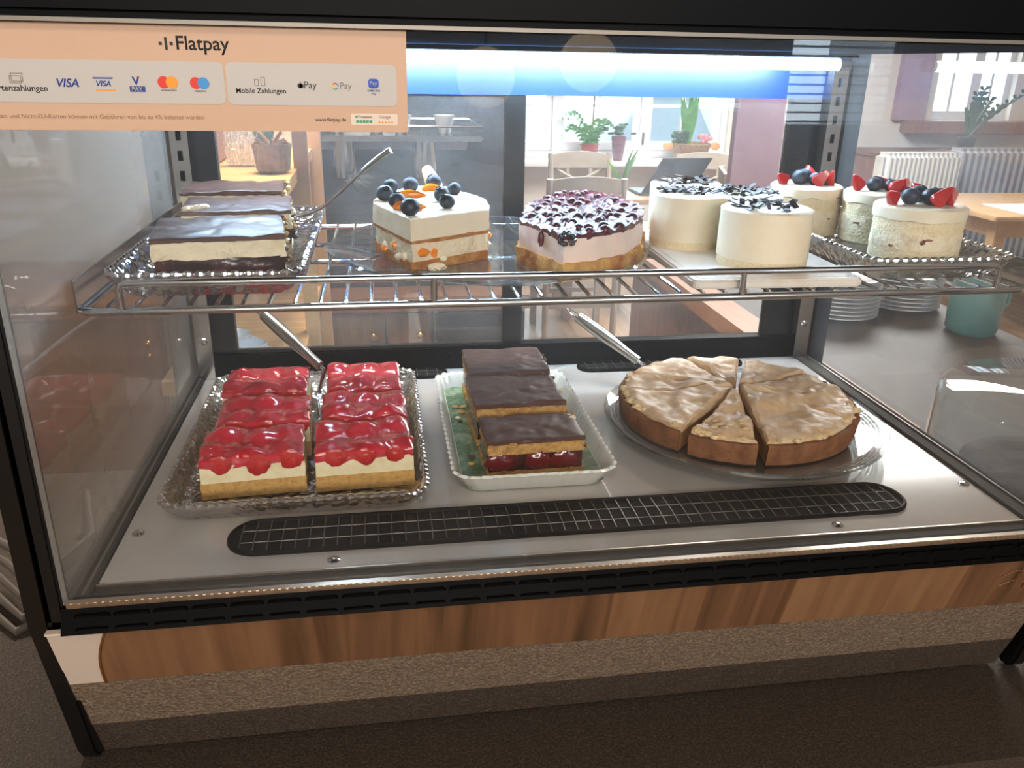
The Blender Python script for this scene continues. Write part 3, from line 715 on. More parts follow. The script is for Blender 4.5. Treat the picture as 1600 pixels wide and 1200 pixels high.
def choc_slice(P, z, H, label, seed, group, style):
    cx = sum(p[0] for p in P)/4; cy_ = sum(p[1] for p in P)/4; R = random.Random(seed)
    t = thing('chocolate_slice', label, 'cake', (cx, cy_, z), group)
    s = lambda k: [(cx+(x-cx)*k, cy_+(y-cy_)*k) for x, y in P]
    if style == 'dark':
        a, b, c = .25, .57, .92
        B().soft(s(.99), z, z+H*a, .005, 3, .0009, 170, seed).obj('sponge_base', 'pale_sponge', t)
        B().soft(s(.975), z+H*a-.0004, z+H*b, .005, 4, .0016, 110, seed+1, top=lambda x, y: .0016*N3(x, y, 0, 90, seed)).obj('cherry_filling', 'cherry_layer', t)
        B().soft(s(.985), z+H*b-.0006, z+H*c, .003, 5, .0028, 130, seed+2, bot=lambda x, y: .0022*N3(x, y, 4, 90, seed)).obj('crumbly_cream', 'crumb_cream', t)
    else:
        a, b, c = .16, .62, .90
        B().soft(s(1.0), z, z+H*a, .003, 3, .0026, 150, seed).obj('crumb_base', 'crumb', t)
        B().soft(s(.965), z+H*a-.0004, z+H*b, .005, 4, .0016, 110, seed+1).obj('cherry_filling', 'cherry_layer', t)
        B().soft(s(.985), z+H*b-.0006, z+H*c, .003, 5, .0032, 130, seed+2).obj('crumb_layer', 'crumb', t)
        for i in range(3):
            f = (i+.5+R.uniform(-.2, .2))/3; x = P[0][0]+(P[1][0]-P[0][0])*f; y = P[0][1]+(P[1][1]-P[0][1])*f; r = H*R.uniform(.2, .25)
            B().ball((x, y+.0012, z+H*.40), (r*1.5, .003, r), 3, .3, seed+i).obj('cherry', 'cherry_fruit', t)
    B().soft(s(1.012), z+H*c-.0006, z+H, .004, 2, .0009, 120, seed+3, top=lambda x, y: .0021*N3(x, y, 0, 40, seed)+.0010*N3(x, y, 0, 110, seed), inset=.0012, K=14, bot=lambda x, y: .0009*N3(x, y, 5, 160, seed)).obj('chocolate_glaze', 'choc', t)
    pts = []
    for i in range(20):
        f = R.random(); x = P[1][0]+(P[2][0]-P[1][0])*f+R.uniform(-.001, .003); y = P[1][1]+(P[2][1]-P[1][1])*f
        pts.append((x, y, z+H*R.uniform(.35, 1.0), R.uniform(.0018, .0046)))
    for i, q in enumerate(pts): crumbs(t, [q], ('crumb', 'choc_crumb', 'crumb_cream')[i % 3])
MT['cherry_fruit'] = mat('glazed_cherry', '5d0d14', .12, coat=.6)
zb = SZ+.0062
G1 = 'chocolate slices on the shelf tray'; G2 = 'chocolate cherry slices on the green platter'
choc_slice(rot(rect(.0405, .1515, .117, .222), rr_(8), (.0965, .172)), zb, .0440, 'front chocolate slice on the shelf, dark filling showing', 11, G1, 'dark')
choc_slice(rot(rect(.043, .149, .238, .330), rr_(5), (.096, .284)), zb, .0462, 'middle chocolate slice on the shelf, cracked glaze beside the fork', 12, G1, 'dark')
choc_slice(rot(rect(.026, .133, .337, .424), rr_(2), (.08, .38)), zb, .0510, 'rearmost chocolate slice on the shelf, tallest of its tray', 13, G1, 'dark')
crumbs(bpy.data.objects['chocolate_slice.001'], [(.052+i*.004, .246+i*.003, zb+.047, .0045) for i in range(5)], 'crumb_cream')
zp = .0078
choc_slice(rot(rect(.339, .441, .134, .196), rr_(2), (.39, .165)), zp, .0420, 'front chocolate cherry slice on the green platter, cherries showing', 21, G2, 'cherry')
choc_slice(rot(rect(.336, .437, .212, .300), rr_(2), (.387, .256)), zp, .0500, 'middle chocolate cherry slice on the green platter, smooth tall top', 22, G2, 'cherry')
choc_slice(rot(rect(.339, .437, .303, .386), rr_(0), (.388, .345)), zp, .0540, 'rearmost chocolate cherry slice on the green platter, with a cracked seam', 23, G2, 'cherry')
tb = bpy.data.objects['rectangular_platter']
Rp = random.Random(6)
for i in range(16):
    sx = Rp.choice((.318+Rp.random()*.016, .444+Rp.random()*.012)); sy = Rp.uniform(.14, .36)
    tag(B().ball((sx, sy, .0092), (Rp.uniform(.002, .005), Rp.uniform(.002, .004), .0018), 2, .45, i).obj('cake_crumb', Rp.choice(('crumb', 'choc_crumb', 'crumb_cream')), loc=(sx, sy, .0075)), 'cake crumb lying on the green well of the platter', 'crumb', 'crumbs on the green platter')

def round_cake():
    cx, cy_, r, z0 = .6565, .252, .1385, .0136
    cuts = [25, 63.6, 96, 140, 170, 224, 259, 318, 347]
    T = Vector((.664, .268)); n = len(cuts)
    names = ['right rear beside the deep cut', 'rear, left of the deep cut', 'left rear', 'far left by the server handle', 'left front, its edge caved in', 'front centre between two wide gaps, almonds on top', 'front right, largest and folded', 'right', 'right, second before the deep cut']
    gap = {1: .0045, 5: .0062, 6: .0052}
    for i in range(n):
        nxt = (i+1) % n
        a0, a1 = math.radians(cuts[i]), math.radians(cuts[nxt]+(360 if i == n-1 else 0))
        g0, g1 = gap.get(i, .0019), gap.get(nxt, .0019)
        am = (a0+a1)/2; ox, oy = cx, cy_
        k = max(4, int((a1-a0)/.07)); R = random.Random(i+5)
        def poly(rad):
            arc = [(ox+rad*math.cos(a0+g0/rad+(a1-a0-(g0+g1)/rad)*j/k), oy+rad*math.sin(a0+g0/rad+(a1-a0-(g0+g1)/rad)*j/k)) for j in range(k+1)]
            return [(T.x+.006*math.cos(am), T.y+.006*math.sin(am))]+arc
        t = thing('round_cake_slice', 'beige-topped round cake slice at the '+names[i], 'cake', (ox+.07*math.cos(am), oy+.07*math.sin(am), z0), 'slices of the round cake')
        rad = r-.004+R.uniform(-.001, .001)
        B().soft(poly(rad), z0, z0+.0205, .006, 4, .0010, 120, i).obj('filling', 'apple_fill', t)
        # crust wall outside the filling
        b = B(); L = []
        m = 14
        for j in range(m+1):
            a = a0+g0/r+(a1-g1/r-a0-g0/r)*j/m; e = noise.noise(Vector((a*9, i, 0)))*.0016; hz = z0+.0235+noise.noise(Vector((a*14, 3, i)))*.0016
            ro, ri = r+.002+e, rad-.0005
            L.append([(ox+(ro-.003)*math.cos(a), oy+(ro-.003)*math.sin(a), z0), (ox+ro*math.cos(a), oy+ro*math.sin(a), hz-.003), (ox+(ro-.0015)*math.cos(a), oy+(ro-.0015)*math.sin(a), hz), (ox+ri*math.cos(a), oy+ri*math.sin(a), hz), (ox+ri*math.cos(a), oy+ri*math.sin(a), z0)])
        b.loops(L).obj('crust', 'crust', t)
        def top(x, y, i=i):
            d = math.hypot(x-cx, y-cy_)/r
            w = .0030*math.sin(d*9+3*N3(x, y, 0, 22, i))+.0062*N3(x, y, 0, 36, i)+.0026*N3(x, y, 0, 90, i)
            return w*.8+.006*(1-d*d)
        B().soft(poly(rad-.001), z0+.0200, z0+.0262, .0045, 3, .0012, 110, i+40, top=top, inset=.004, K=16).obj('baked_topping', 'meringue', t)
        if i in (3, 4, 5, 6, 7):
            for q in range(int((a1-a0)/.075)):
                a = R.uniform(a0+.05, a1-.05); rr2 = rad-R.uniform(-.001, .007); u = R.uniform(.003, .0062)
                B().ball((ox+rr2*math.cos(a), oy+rr2*math.sin(a), z0+.0258+.4*top(ox+rr2*math.cos(a), oy+rr2*math.sin(a))), (u, u, u*.55), 2, .7, q+i*9).obj('pale_crumb', 'pale_crumb', t)
        if i == 5:
            for q in range(9):
                a = math.radians(243+R.uniform(-10, 10)); rr2 = .108+R.uniform(-.012, .012)
                x, y = ox+rr2*math.cos(a), oy+rr2*math.sin(a)
                B().ball((x, y, z0+.0285+top(x, y)), (.0055, .0032, .0016), 2, .2, q).obj('almond_flake', 'meringue_light', t)
MT['pale_crumb'] = mat('pale_baked_crumb', 'f0d4a4', .8, n=(120, 'c79a62', .5, .8), bump=(250, .8))
MT['meringue_light'] = mat('toasted_almond', 'dcc096', .5)
round_cake()

def blueberry(par, x, y, z, r, seed):
    o = B().ball((x, y, z+r*.93), (r, r, r*.93), 3, .04, seed).obj('blueberry', 'blueberry', par)
    R = random.Random(seed); a = R.uniform(0, 6.28); tl = R.uniform(.2, 1.0)
    d = Vector((math.sin(tl)*math.cos(a), math.sin(tl)*math.sin(a), math.cos(tl)*.95)); c = Vector((x, y, z+r*.93))+d*r*.96
    u = d.orthogonal().normalized(); w = d.cross(u)
    B().tube([c+(u*math.cos(k*PI/4)+w*math.sin(k*PI/4))*r*.3 for k in range(8)], r*.09, 5, True).obj('berry_crown', 'blueberry_cup', o)
def mandarin(par, x, y, z, L, ang, seed):
    b = B(); n = 9; loops = []
    for i in range(n):
        t = i/(n-1); s_ = math.sin(PI*(.06+.88*t)); px = (t-.5)*L; bow = .25*L*(1-(2*t-1)**2)
        ring = []
        for k in range(10):
            a = 2*PI*k/10; yy = bow+math.cos(a)*.0045*s_; zz = max(0, .004+math.sin(a)*.0055*s_)
            ring.append((x+px*math.cos(ang)-yy*math.sin(ang), y+px*math.sin(ang)+yy*math.cos(ang), z+zz+.0006*noise.noise(Vector((i, k, seed)))))
        loops.append(ring)
    b.loops(loops).obj('mandarin_segment', 'mandarin', par)
def white_cake():
    z = SZ+.0062; T = .0515
    A = [(.2345, .258), (.2695, .157), (.350, .211), (.3535, .239)]
    Bk = [(.2345, .264), (.3540, .243), (.356, .268), (.321, .362), (.277, .374), (.252, .33)]
    G = 'mandarin cream cake slices'
    objs = []
    for P, lb, sd in ((A, 'front slice of white mandarin cream cake on the glass plate, large blueberry near its tip', 31), (Bk, 'rear slice of white mandarin cream cake on the glass plate', 32)):
        cx = sum(p[0] for p in P)/len(P); cy_ = sum(p[1] for p in P)/len(P)
        t = thing('mandarin_cream_slice', lb, 'cake', (cx, cy_, z), G); objs.append(t)
        s = lambda k: [(cx+(x-cx)*k, cy_+(y-cy_)*k) for x, y in P]
        B().soft(s(.985), z, z+.009, .004, 3, .0015, 150, sd).obj('sponge_base', 'brown_sponge', t)
        B().soft(s(.955), z+.0086, z+.0265, .0045, 5, .003, 80, sd+1).obj('lower_cream', 'crumb_cream', t)
        B().soft(s(.985), z+.026, z+.0300, .004, 2, .0012, 150, sd+2, bot=lambda x, y: .001*N3(x, y, 0, 90, sd)).obj('sponge_layer', 'brown_sponge', t)
        B().soft(s(1.0), z+.0295, z+T, .0035, 6, .0017, 70, sd+3, inset=.003, K=12, top=lambda x, y: .0009*N3(x, y, 0, 60, sd)).obj('upper_cream', 'cream', t)
        R = random.Random(sd)
        for i in range(9):
            k = R.randrange(2); a, b = P[k], P[k+1]; f = R.uniform(.1, .95)
            x, y = a[0]+(b[0]-a[0])*f, a[1]+(b[1]-a[1])*f; x = cx+(x-cx)*.965; y = cy_+(y-cy_)*.965
            B().ball((x, y, z+R.uniform(.006, .021)), (R.uniform(.003, .007),)*2+(R.uniform(.003, .005),), 2, .4, i).obj('mandarin_piece', 'mandarin' if i % 2 else 'cream', t)
    f, r = objs; zt = z+T-.001
    for i, (p, x, y, rad) in enumerate(((f, .2700, .1740, .0093), (f, .2590, .214, .0088), (f, .3080, .212, .0080), (r, .2475, .264, .0090), (r, .2540, .3150, .0088), (r, .2760, .3240, .0092), (r, .3040, .3520, .0088), (r, .3060, .2560, .0085), (r, .3230, .3020, .0076))):
        blueberry(p, x, y, zt, rad, i+3)
    mandarin(r, .274, .274, zt, .034, .15, 1); mandarin(r, .300, .325, zt, .024, .3, 2); mandarin(f, .272, .197, zt, .030, .3, 3); mandarin(f, .262, .203, zt, .016, .2, 4)
    c = B().ball((.293, .163, SZ+.0095), (.009, .005, .004), 3, .4, 8).obj('cake_crumb', 'crumb_cream')
    tag(c, 'pale cake crumb lying on the glass plate before the mandarin cake', 'crumb')
white_cake()
def berry_cake():
    z = SZ+.0062; P = [(.376, .193), (.4045, .106), (.440, .120), (.475, .146), (.508, .196), (.530, .262), (.532, .292), (.510, .376), (.465, .388), (.402, .292)]
    cx, cy_ = .455, .25
    t = thing('forest_berry_cheesecake', 'cut piece of cheesecake with glossy purple forest berries on the glass plate', 'cake', (cx, cy_, z))
    s = lambda k: [(cx+(x-cx)*k, cy_+(y-cy_)*k) for x, y in P]
    B().soft(s(1.0), z, z+.0165, .0035, 4, .0030, 140, 51, top=lambda x, y: .0018*N3(x, y, 0, 80, 2)).obj('sponge_base', 'sponge_crust', t)
    B().soft(s(.97), z+.0155, z+.0385, .0045, 5, .0012, 80, 52).obj('cheese_cream', 'pink_cream', t)
    B().soft(s(.968), z+.038, z+.0425, .003, 2, .0014, 140, 53, K=22, top=lambda x, y: .0042*N3(x, y, 0, 110, 4)+.0022*N3(x, y, 0, 230, 5), bot=lambda x, y: .003*N3(x, y, 2, 90, 6)-.001).obj('berry_topping', 'berry_glaze', t)
    R = random.Random(8); k = 0
    Q = [Vector(p) for p in s(.93)]
    def inside(x, y):
        c = False
        for a, b in zip(Q, Q[1:]+Q[:1]):
            if (a.y > y) != (b.y > y) and x < (b.x-a.x)*(y-a.y)/(b.y-a.y)+a.x: c = not c
        return c
    while k < 60:
        x, y = R.uniform(.37, .54), R.uniform(.1, .39)
        if inside(x, y):
            r = R.uniform(.0035, .0060)
            B().ball((x, y, z+.0425), (r, r*.95, r*.85), 2, .15, k).obj('forest_berry', 'berry', t); k += 1
    b = B()
    for i in range(26):
        a = R.uniform(0, 6.28); e = R.uniform(-.9, 1.2); b.ball((.4085+.007*math.cos(a)*math.cos(e), .1105+.005*math.sin(a)*math.cos(e), z+.0395+.006*math.sin(e)), .0026, 1)
    b.obj('blackberry', 'blackberry', t)
    B().ball((.3915, .146, z+.033), (.003, .003, .008), 3, .2, 4).obj('berry_drip', 'berry_glaze', t)
MT['sponge_crust'] = mat('golden_sponge_and_crust', 'd9a95f', .85, n=(35, 'a8652c', .44, .66), bump=(320, .9))
berry_cake()

def flake_cake(x, y, r, label, seed, H=.0565):
    z = SZ+.0088
    t = thing('mini_cheesecake', label, 'cake', (x, y, z), 'cheesecakes with chocolate flakes')
    C = circle(x, y, r, 60); R = random.Random(seed)
    B().soft(circle(x, y, r*.985, 60), z, z+.009, .004, 3, .0010, 160, seed).obj('biscuit_base', 'pale_sponge', t)
    B().soft(C, z+.0085, z+H, .004, 6, .0005, 60, seed+1, inset=.0035, K=10).obj('cheese_cream', 'cream', t)
    for i in range(46):
        d = r*.82*math.sqrt(R.random()); a = R.uniform(0, 6.28); px, py = x+d*math.cos(a)*1.0, y+d*math.sin(a)*.85
        L, w = R.uniform(.003, .0085), R.uniform(.0012, .0032); b = B().box((-L, -w, -.0004), (L, w, .0004))
        m = Matrix.Translation((px, py, z+H+R.uniform(.0004, .0045)))@Matrix.Rotation(R.uniform(0, 3.14), 4, 'Z')@Matrix.Rotation(R.uniform(-.5, .5), 4, 'Y')@Matrix.Rotation(R.uniform(-.4, .4), 4, 'X')
        b.m.transform(m); b.obj('chocolate_flake', 'choc_flake', t, smooth=False)
flake_cake(.622, .1605, .0450, 'foremost cheesecake with chocolate flakes, at the front of the cream plate', 61)
flake_cake(.638, .2520, .0420, 'cheesecake with chocolate flakes right behind the foremost one', 62)
flake_cake(.5765, .2580, .0400, 'leftmost cheesecake with chocolate flakes, beside the purple berry cake', 63)
flake_cake(.6030, .3400, .0420, 'rearmost cheesecake with chocolate flakes, half hidden behind the leftmost', 64)

MT['berry_stain'] = mat('berry_stain', '6e3a34', .6, n=(200, 'a8765c', .4, .7))
def berry_tartlet(x, y, r, label, seed, H=.0565):
    z = SZ+.0062
    t = thing('berry_cream_cake', label, 'cake', (x, y, z), 'little cream cakes with mixed berries')
    R = random.Random(seed); C = circle(x, y, r, 60)
    rr2 = lambda k: circle(x, y, r*k, 60)
    B().soft(rr2(.97), z, z+.014, .004, 4, .0017, 110, seed).obj('sponge_base', 'pale_sponge', t)
    B().soft(rr2(.985), z+.0136, z+.030, .004, 4, .0020, 70, seed+1).obj('cream_filling', 'crumb_cream', t)
    B().soft(rr2(.97), z+.0296, z+.044, .004, 4, .0017, 110, seed+2).obj('sponge_layer', 'pale_sponge', t)
    B().soft(C, z+.0436, z+H, .0035, 4, .0012, 80, seed+3, inset=.0035, K=10, bot=lambda px, py: .003*N3(px, py, 0, 50, seed)).obj('cream_top', 'cream', t)
    for i in range(4):
        a = R.uniform(-2.8, -.3); B().ball((x+r*.965*math.cos(a), y+r*.965*math.sin(a), z+R.uniform(.014, .028)), (R.uniform(.003, .007), .0025, R.uniform(.001, .002)), 2, .9, i+seed).obj('berry_speck', 'berry_stain', t)
    zt = z+H-.001
    for i, (dx, dy) in enumerate(((-.3, -.05), (.12, -.22), (.42, -.15), (.05, .3))): blueberry(t, x+dx*r+R.uniform(-.002, .002), y+dy*r, zt, r*R.uniform(.19, .23), seed+i)
    for i, (dx, dy, an) in enumerate(((-.62, .0, .3), (-.02, -.48, -.2), (.62, -.25, .9), (.35, .35, 2.0))):
        b = B(); n = 10; L = r*.27; loops = []     # a wedge cut from a strawberry: broad base, blunt point, flat cut side
        for k in range(n):
            u = k/(n-1); q = L*(.78*(1-u)**.55*(.35+.65*min(1, u*4+.25))+.03)
            loops.append([(math.cos(2*PI*j/12)*q, max(-q*.35, math.sin(2*PI*j/12)*q), u*L*1.9) for j in range(12)])
        b.loops(loops); b.m.transform(Matrix.Translation((x+dx*r, y+dy*r, zt+.003))@Matrix.Rotation(an+R.uniform(-.3, .3), 4, 'Z')@Matrix.Rotation(R.uniform(.6, 1.1)*(1 if i % 2 else -1), 4, 'Y'))
        for v in b.m.verts: v.co.z = max(v.co.z, zt-.001)
        b.obj('strawberry_piece', 'straw_cut' if i % 2 else 'strawberry', t)
berry_tartlet(.8080, .1890, .0460, 'foremost cream cake with mixed berries, on the right crystal tray', 71)
berry_tartlet(.8200, .2840, .0410, 'cream cake with mixed berries between the foremost and rearmost ones', 72)
berry_tartlet(.7560, .3400, .0425, 'rearmost cream cake with mixed berries, behind the chocolate-flake cheesecakes', 73)

# ------------------------------------------------------------------ cutlery
def server(A, Bp, tip, label, wood=False, blade=.012):
    A, Bp, tip = Vector(A), Vector(Bp), Vector(tip); d = (Bp-A).normalized()
    t = thing('cake_server', label, 'cake server', tuple(tip))
    n = 12; r0 = .0082
    B().tube([A+(Bp-A)*k/n for k in range(n+1)], lambda u: r0*(.72+.28*math.sin(PI*min(1, .18+u*1.0))) if not wood else r0*(.8+.35*math.sin(PI*u)), 14).obj('handle', 'handle_wood' if wood else 'brushed_handle', t)
    if not wood:
        side = d.cross(Vector((0, 0, 1))).normalized()
        P = [A+side*.0045, A-d*.012+side*.0055, A-d*.019, A-d*.012-side*.0055, A-side*.0045]
        B().tube(P, .0011, 6).obj('hanging_loop', 'chrome', t)
    mid = Bp+(tip-Bp)*.45+Vector((0, 0, -.004))
    B().tube([Bp-d*.002, Bp+d*.010, mid], .0024, 8).obj('neck', 'chrome', t)
    e = (tip-mid); e.z = 0; e.normalize(); w = Vector((-e.y, e.x, 0))*blade
    p = [mid-w*.6, mid+w*.6, tip+w*.5, tip+e*.006, tip-w*.5]
    p = [Vector((q.x, q.y, tip.z+.0006 if i >= 2 else max(tip.z+.0006, q.z-.003))) for i, q in enumerate(p)]
    b = B().loops([p, [q+Vector((0, 0, .0009)) for q in p]]); b.obj('blade', 'chrome', t, smooth=False)
MT['brushed_handle'] = mat('brushed_steel_handle', 'b9b8b2', .28, 1)
server((.0885, .445, .098), (.160, .372, .052), (.1585, .318, .0066), 'steel cake server leaning behind the strawberry slices', blade=.004)
server((.5045, .445, .0835), (.577, .392, .036), (.588, .372, .0213), 'steel cake server leaning beside the sliced round cake', blade=.006)
server((.300, .428, .2835), (.316, .392, .250), (.318, .372, .2222), 'cake server with a pale wooden handle behind the mandarin cake', True, .008)
def fork():
    a, e = Vector((.2546, .25, .323)), Vector((.1540, .297, .2500)); d = e-a
    t = thing('cake_fork', 'steel fork stuck slantwise into the chocolate slices on the shelf', 'fork', tuple(e))
    P = [a+d*u+Vector((0, 0, -.006*math.sin(PI*u)+.004*math.sin(2*PI*u))) for u in [k/14 for k in range(15)]]
    B().tube(P, lambda u: .0035-.0019*math.sin(PI*min(1, u*.75)) if u < .9 else .0022, 10).obj('fork_handle', 'chrome', t)
    dn = d.normalized(); w = dn.cross(Vector((0, 0, 1))).normalized()
    p = [e-w*.0022, e-w*.007+dn*.006, e-w*.007+dn*.012, e+w*.007+dn*.012, e+w*.007+dn*.006, e+w*.0022]
    nrm = w.cross(dn)*.0008; B().loops([[q-nrm for q in p], [q+nrm for q in p]]).obj('fork_head', 'chrome', t)
    for k in (-1, -.33, .33, 1): B().tube([e+dn*.012+w*.006*k, e+dn*.020+w*.006*k+Vector((0, 0, -.002))], .0008, 6).obj('tine', 'chrome', t)
fork()

# ------------------------------------------------------------------ the payment sign stuck to the front pane
def sign():
    Y = GY-.0002
    t = thing('payment_sign', 'peach card payment sign stuck to the upper left of the front glass', 'sign', (.126, Y, .395))
    def sheet(name, poly, m, y1, par, th=.0003): return B().vprism(poly, y1-th, y1).obj(name, m, par, smooth=False)
    card = sheet('card', [(-.0118, .3625), (.2630, .3625), (.2632, .4262), (-.0118, .4262)], 'peach', Y, t, .0005)
    y1 = Y-.0006; y2 = Y-.0010
    def rr3(x0, x1, z0, z1, r): return rrect(x0, x1, z0, z1, r, 5)
    pl = sheet('white_panel', rr3(-.011, .1462, .3792, .4048, .004), 'card_white', y1, t); pr = sheet('white_panel', rr3(.1476, .2562, .3790, .4050, .004), 'card_white', y1, t)
    def text(s, x0, x1, z, m, par, y=y2, bold=0, shear=0, name='lettering', cz=None, h=None):
        c = bpy.data.curves.new('t', 'FONT'); c.body = s; c.size = 1; c.shear = shear; c.offset = bold
        o = bpy.data.objects.new('t', c); COL.objects.link(o); bpy.context.view_layer.update()
        me = bpy.data.meshes.new_from_object(o.evaluated_get(bpy.context.evaluated_depsgraph_get())); bpy.data.objects.remove(o); bpy.data.curves.remove(c)
        xs = [v.co.x for v in me.vertices]; k = (x1-x0)/(max(xs)-min(xs)); mn = min(xs); kz = k
        if h: kz = h/max(v.co.y for v in me.vertices)
        bm = bmesh.new(); bm.from_mesh(me); bpy.data.meshes.remove(me)
        for v in bm.verts: v.co = Vector((x0+(v.co.x-mn)*k, y, z+v.co.y*kz))
        b = B(); b.m.free(); b.m = bm
        r = bmesh.ops.extrude_face_region(bm, geom=list(bm.faces)); 
        for v in [g for g in r['geom'] if isinstance(g, bmesh.types.BMVert)]: v.co.y -= .00015
        return b.obj(name, m, par, smooth=False)
    def disc(x, z, r, m, par, y=y2, name='dot', n=24): return sheet(name, [(x+r*math.cos(2*PI*k/n), z+r*math.sin(2*PI*k/n)) for k in range(n)], m, y, par, .00015)
    def bar(x0, x1, z0, z1, m, par, y=y2, name='bar', r=0): return sheet(name, rr3(x0, x1, z0, z1, r) if r else [(x0, z0), (x1, z0), (x1, z1), (x0, z1)], m, y, par, .00015)
    text('Flatpay', .1192, .1513, .4119, 'ink', card, y1, .012)
    lg = bar(.1122, .1138, .4115, .4188, 'ink', card, y1, 'logo_mark'); bar(.1086, .1106, .4142, .4162, 'ink', card, y1, 'logo_mark'); bar(.1152, .1172, .4142, .4162, 'ink', card, y1, 'logo_mark')
    # card payments
    def icon_lines(par, rects):
        for x0, x1, z0, z1 in rects:
            w = .00035
            b = B(); b.vprism([(x0, z0), (x1, z0), (x1, z0+w), (x0, z0+w)], y2-.0001, y2); b.vprism([(x0, z1-w), (x1, z1-w), (x1, z1), (x0, z1)], y2-.0001, y2); b.vprism([(x0, z0), (x0+w, z0), (x0+w, z1), (x0, z1)], y2-.0001, y2); b.vprism([(x1-w, z0), (x1, z0), (x1, z1), (x1-w, z1)], y2-.0001, y2)
            b.obj('card_icon', 'grey_ink', par, smooth=False)
    icon_lines(pl, [(.0185, .0255, .3915, .3965), (.0175, .0245, .3905, .3950)])
    text('Kartenzahlungen', .0046, .0388, .3860, 'ink', pl, bold=.008)
    text('VISA', .0449, .0577, .3888, 'visa_blue', pl, bold=.02, shear=.25)
    bar(.0664, .0784, .3938, .3947, 'visa_blue', pl); text('VISA', .0682, .0768, .3894, 'visa_blue', pl, bold=.02, shear=.25); bar(.0674, .0790, .3866, .3875, 'orange_ink', pl)
    bar(.0878, .0972, .3862, .3896, 'visa_blue', pl); text('PAY', .0892, .0956, .3867, 'card_white', pl, y2-.0003, bold=.01); text('V', .0898, .0944, .3906, 'visa_blue', pl, bold=.03); bar(.0927, .0945, .3950, .3958, 'orange_ink', pl)
    disc(.1088, .3922, .0037, 'red_ink', pl); disc(.1138, .3922, .0037, 'orange_ink', pl, y2-.0002); text('mastercard', .1068, .1160, .3868, 'ink', pl)
    disc(.1284, .3920, .0036, 'red_ink', pl); disc(.1331, .3920, .0036, 'sky_ink', pl, y2-.0002); text('maestro', .1272, .1344, .3866, 'ink', pl)
    # mobile payments
    icon_lines(pr, [(.1648, .1675, .3908, .3950), (.1688, .1715, .3908, .3962)])
    text('Mobile Zahlungen', .1530, .1843, .3864, 'ink', pr, bold=.008)
    disc(.1934, .3913, .0015, 'ink', pr); disc(.1945, .3912, .0014, 'ink', pr); bar(.1939, .1944, .3928, .3938, 'ink', pr, r=0)
    text('Pay', .1962, .2042, .3898, 'ink', pr)
    n = 20
    for a0, a1, m in ((-.1, .75, 'sky_ink'), (.75, 2.5, 'red_ink'), (2.5, 3.9, 'yellow_ink'), (3.9, 5.6, 'green_ink')):
        b = B(); o_ = [(.2161+.0022*math.cos(a0+(a1-a0)*k/8), .3912+.0022*math.sin(a0+(a1-a0)*k/8)) for k in range(9)]; i_ = [(.2161+.0014*math.cos(a0+(a1-a0)*k/8), .3912+.0014*math.sin(a0+(a1-a0)*k/8)) for k in range(8, -1, -1)]
        b.vprism(o_+i_, y2-.00015, y2).obj('ring_segment', m, pr, smooth=False)
    text('Pay', .2192, .2268, .3897, 'grey_ink', pr)
    sb = bar(.2376, .2444, .3903, .3962, 'sam_blue', pr, r=.0018, name='badge'); text('Pay', .2386, .2434, .3923, 'card_white', pr, y2-.0003, bold=.01)
    text('SAMSUNG', .2370, .2452, .3882, 'visa_blue', pr, bold=.01); text('Pay', .2396, .2424, .3862, 'visa_blue', pr)
    text('Firmenkarten und Nicht-EU-Karten können mit Gebühren von bis zu 4% belastet werden', -.0085, .1312, .3697, 'brown_ink', card, y1)
    text('www.flatpay.de', .2018, .2220, .3692, 'ink', card, y1, .006)
    bx = bar(.2252, .2562, .3668, .3742, 'rating_card', card, y1, 'rating_box', r=.0012)
    text('Trustpilot', .2298, .2392, .3715, 'ink', bx, y2); disc(.2289, .3722, .0008, 'green_ink', bx)
    for k in range(5): bar(.2286+k*.00218, .2304+k*.00218, .3684, .3701, 'green_ink', bx, name='green_star')
    text('Google', .2440, .2516, .3714, 'grey_ink', bx, y2)
    for k in range(5): disc(.2440+k*.0021, .3688, .0007, 'orange_ink', bx, name='orange_star', n=5)
MT['rating_card'] = mat('pale_rating_card', 'dccabb', .5)
sign()

# ------------------------------------------------------------------ on the counter beside the case
def dome():
    c = (1.178, .30, CT)
    t = thing('cake_dome', 'clear acrylic cake dome on the counter right of the case', 'dome', (c[0], c[1], c[2]+.006))
    B().lathe([(.176, .0075), (.176, .16), (.172, .176), (.163, .183), (.05, .188), (.048, .185), (.161, .180), (.169, .174), (.173, .16), (.173, .0075)], 72, c).obj('cover', 'clear', t)
    B().lathe([(.012, .188), (.012, .2), (.02, .212), (.012, .222), (.004, .223)], 20, c).obj('dome_knob', 'clear', t)
    u = thing('cake_stand_plate', 'dark round plate under the acrylic dome', 'plate', c)
    B().lathe([(.10, 0), (.18, 0), (.186, .006), (.17, .007), (.10, .0072)], 64, c).obj('dish', 'pot_black', u)
    k = thing('dark_round_cake', 'dark chocolate cake under the acrylic dome', 'cake', (c[0], c[1], c[2]+.007))
    B().soft(circle(c[0], c[1], .125, 60), c[2]+.0073, c[2]+.07, .01, 5, .003, 60, 5, inset=.006, top=lambda x, y: .004*N3(x, y, 0, 30, 2)).obj('cake_body', 'cake_dark', k)
dome()
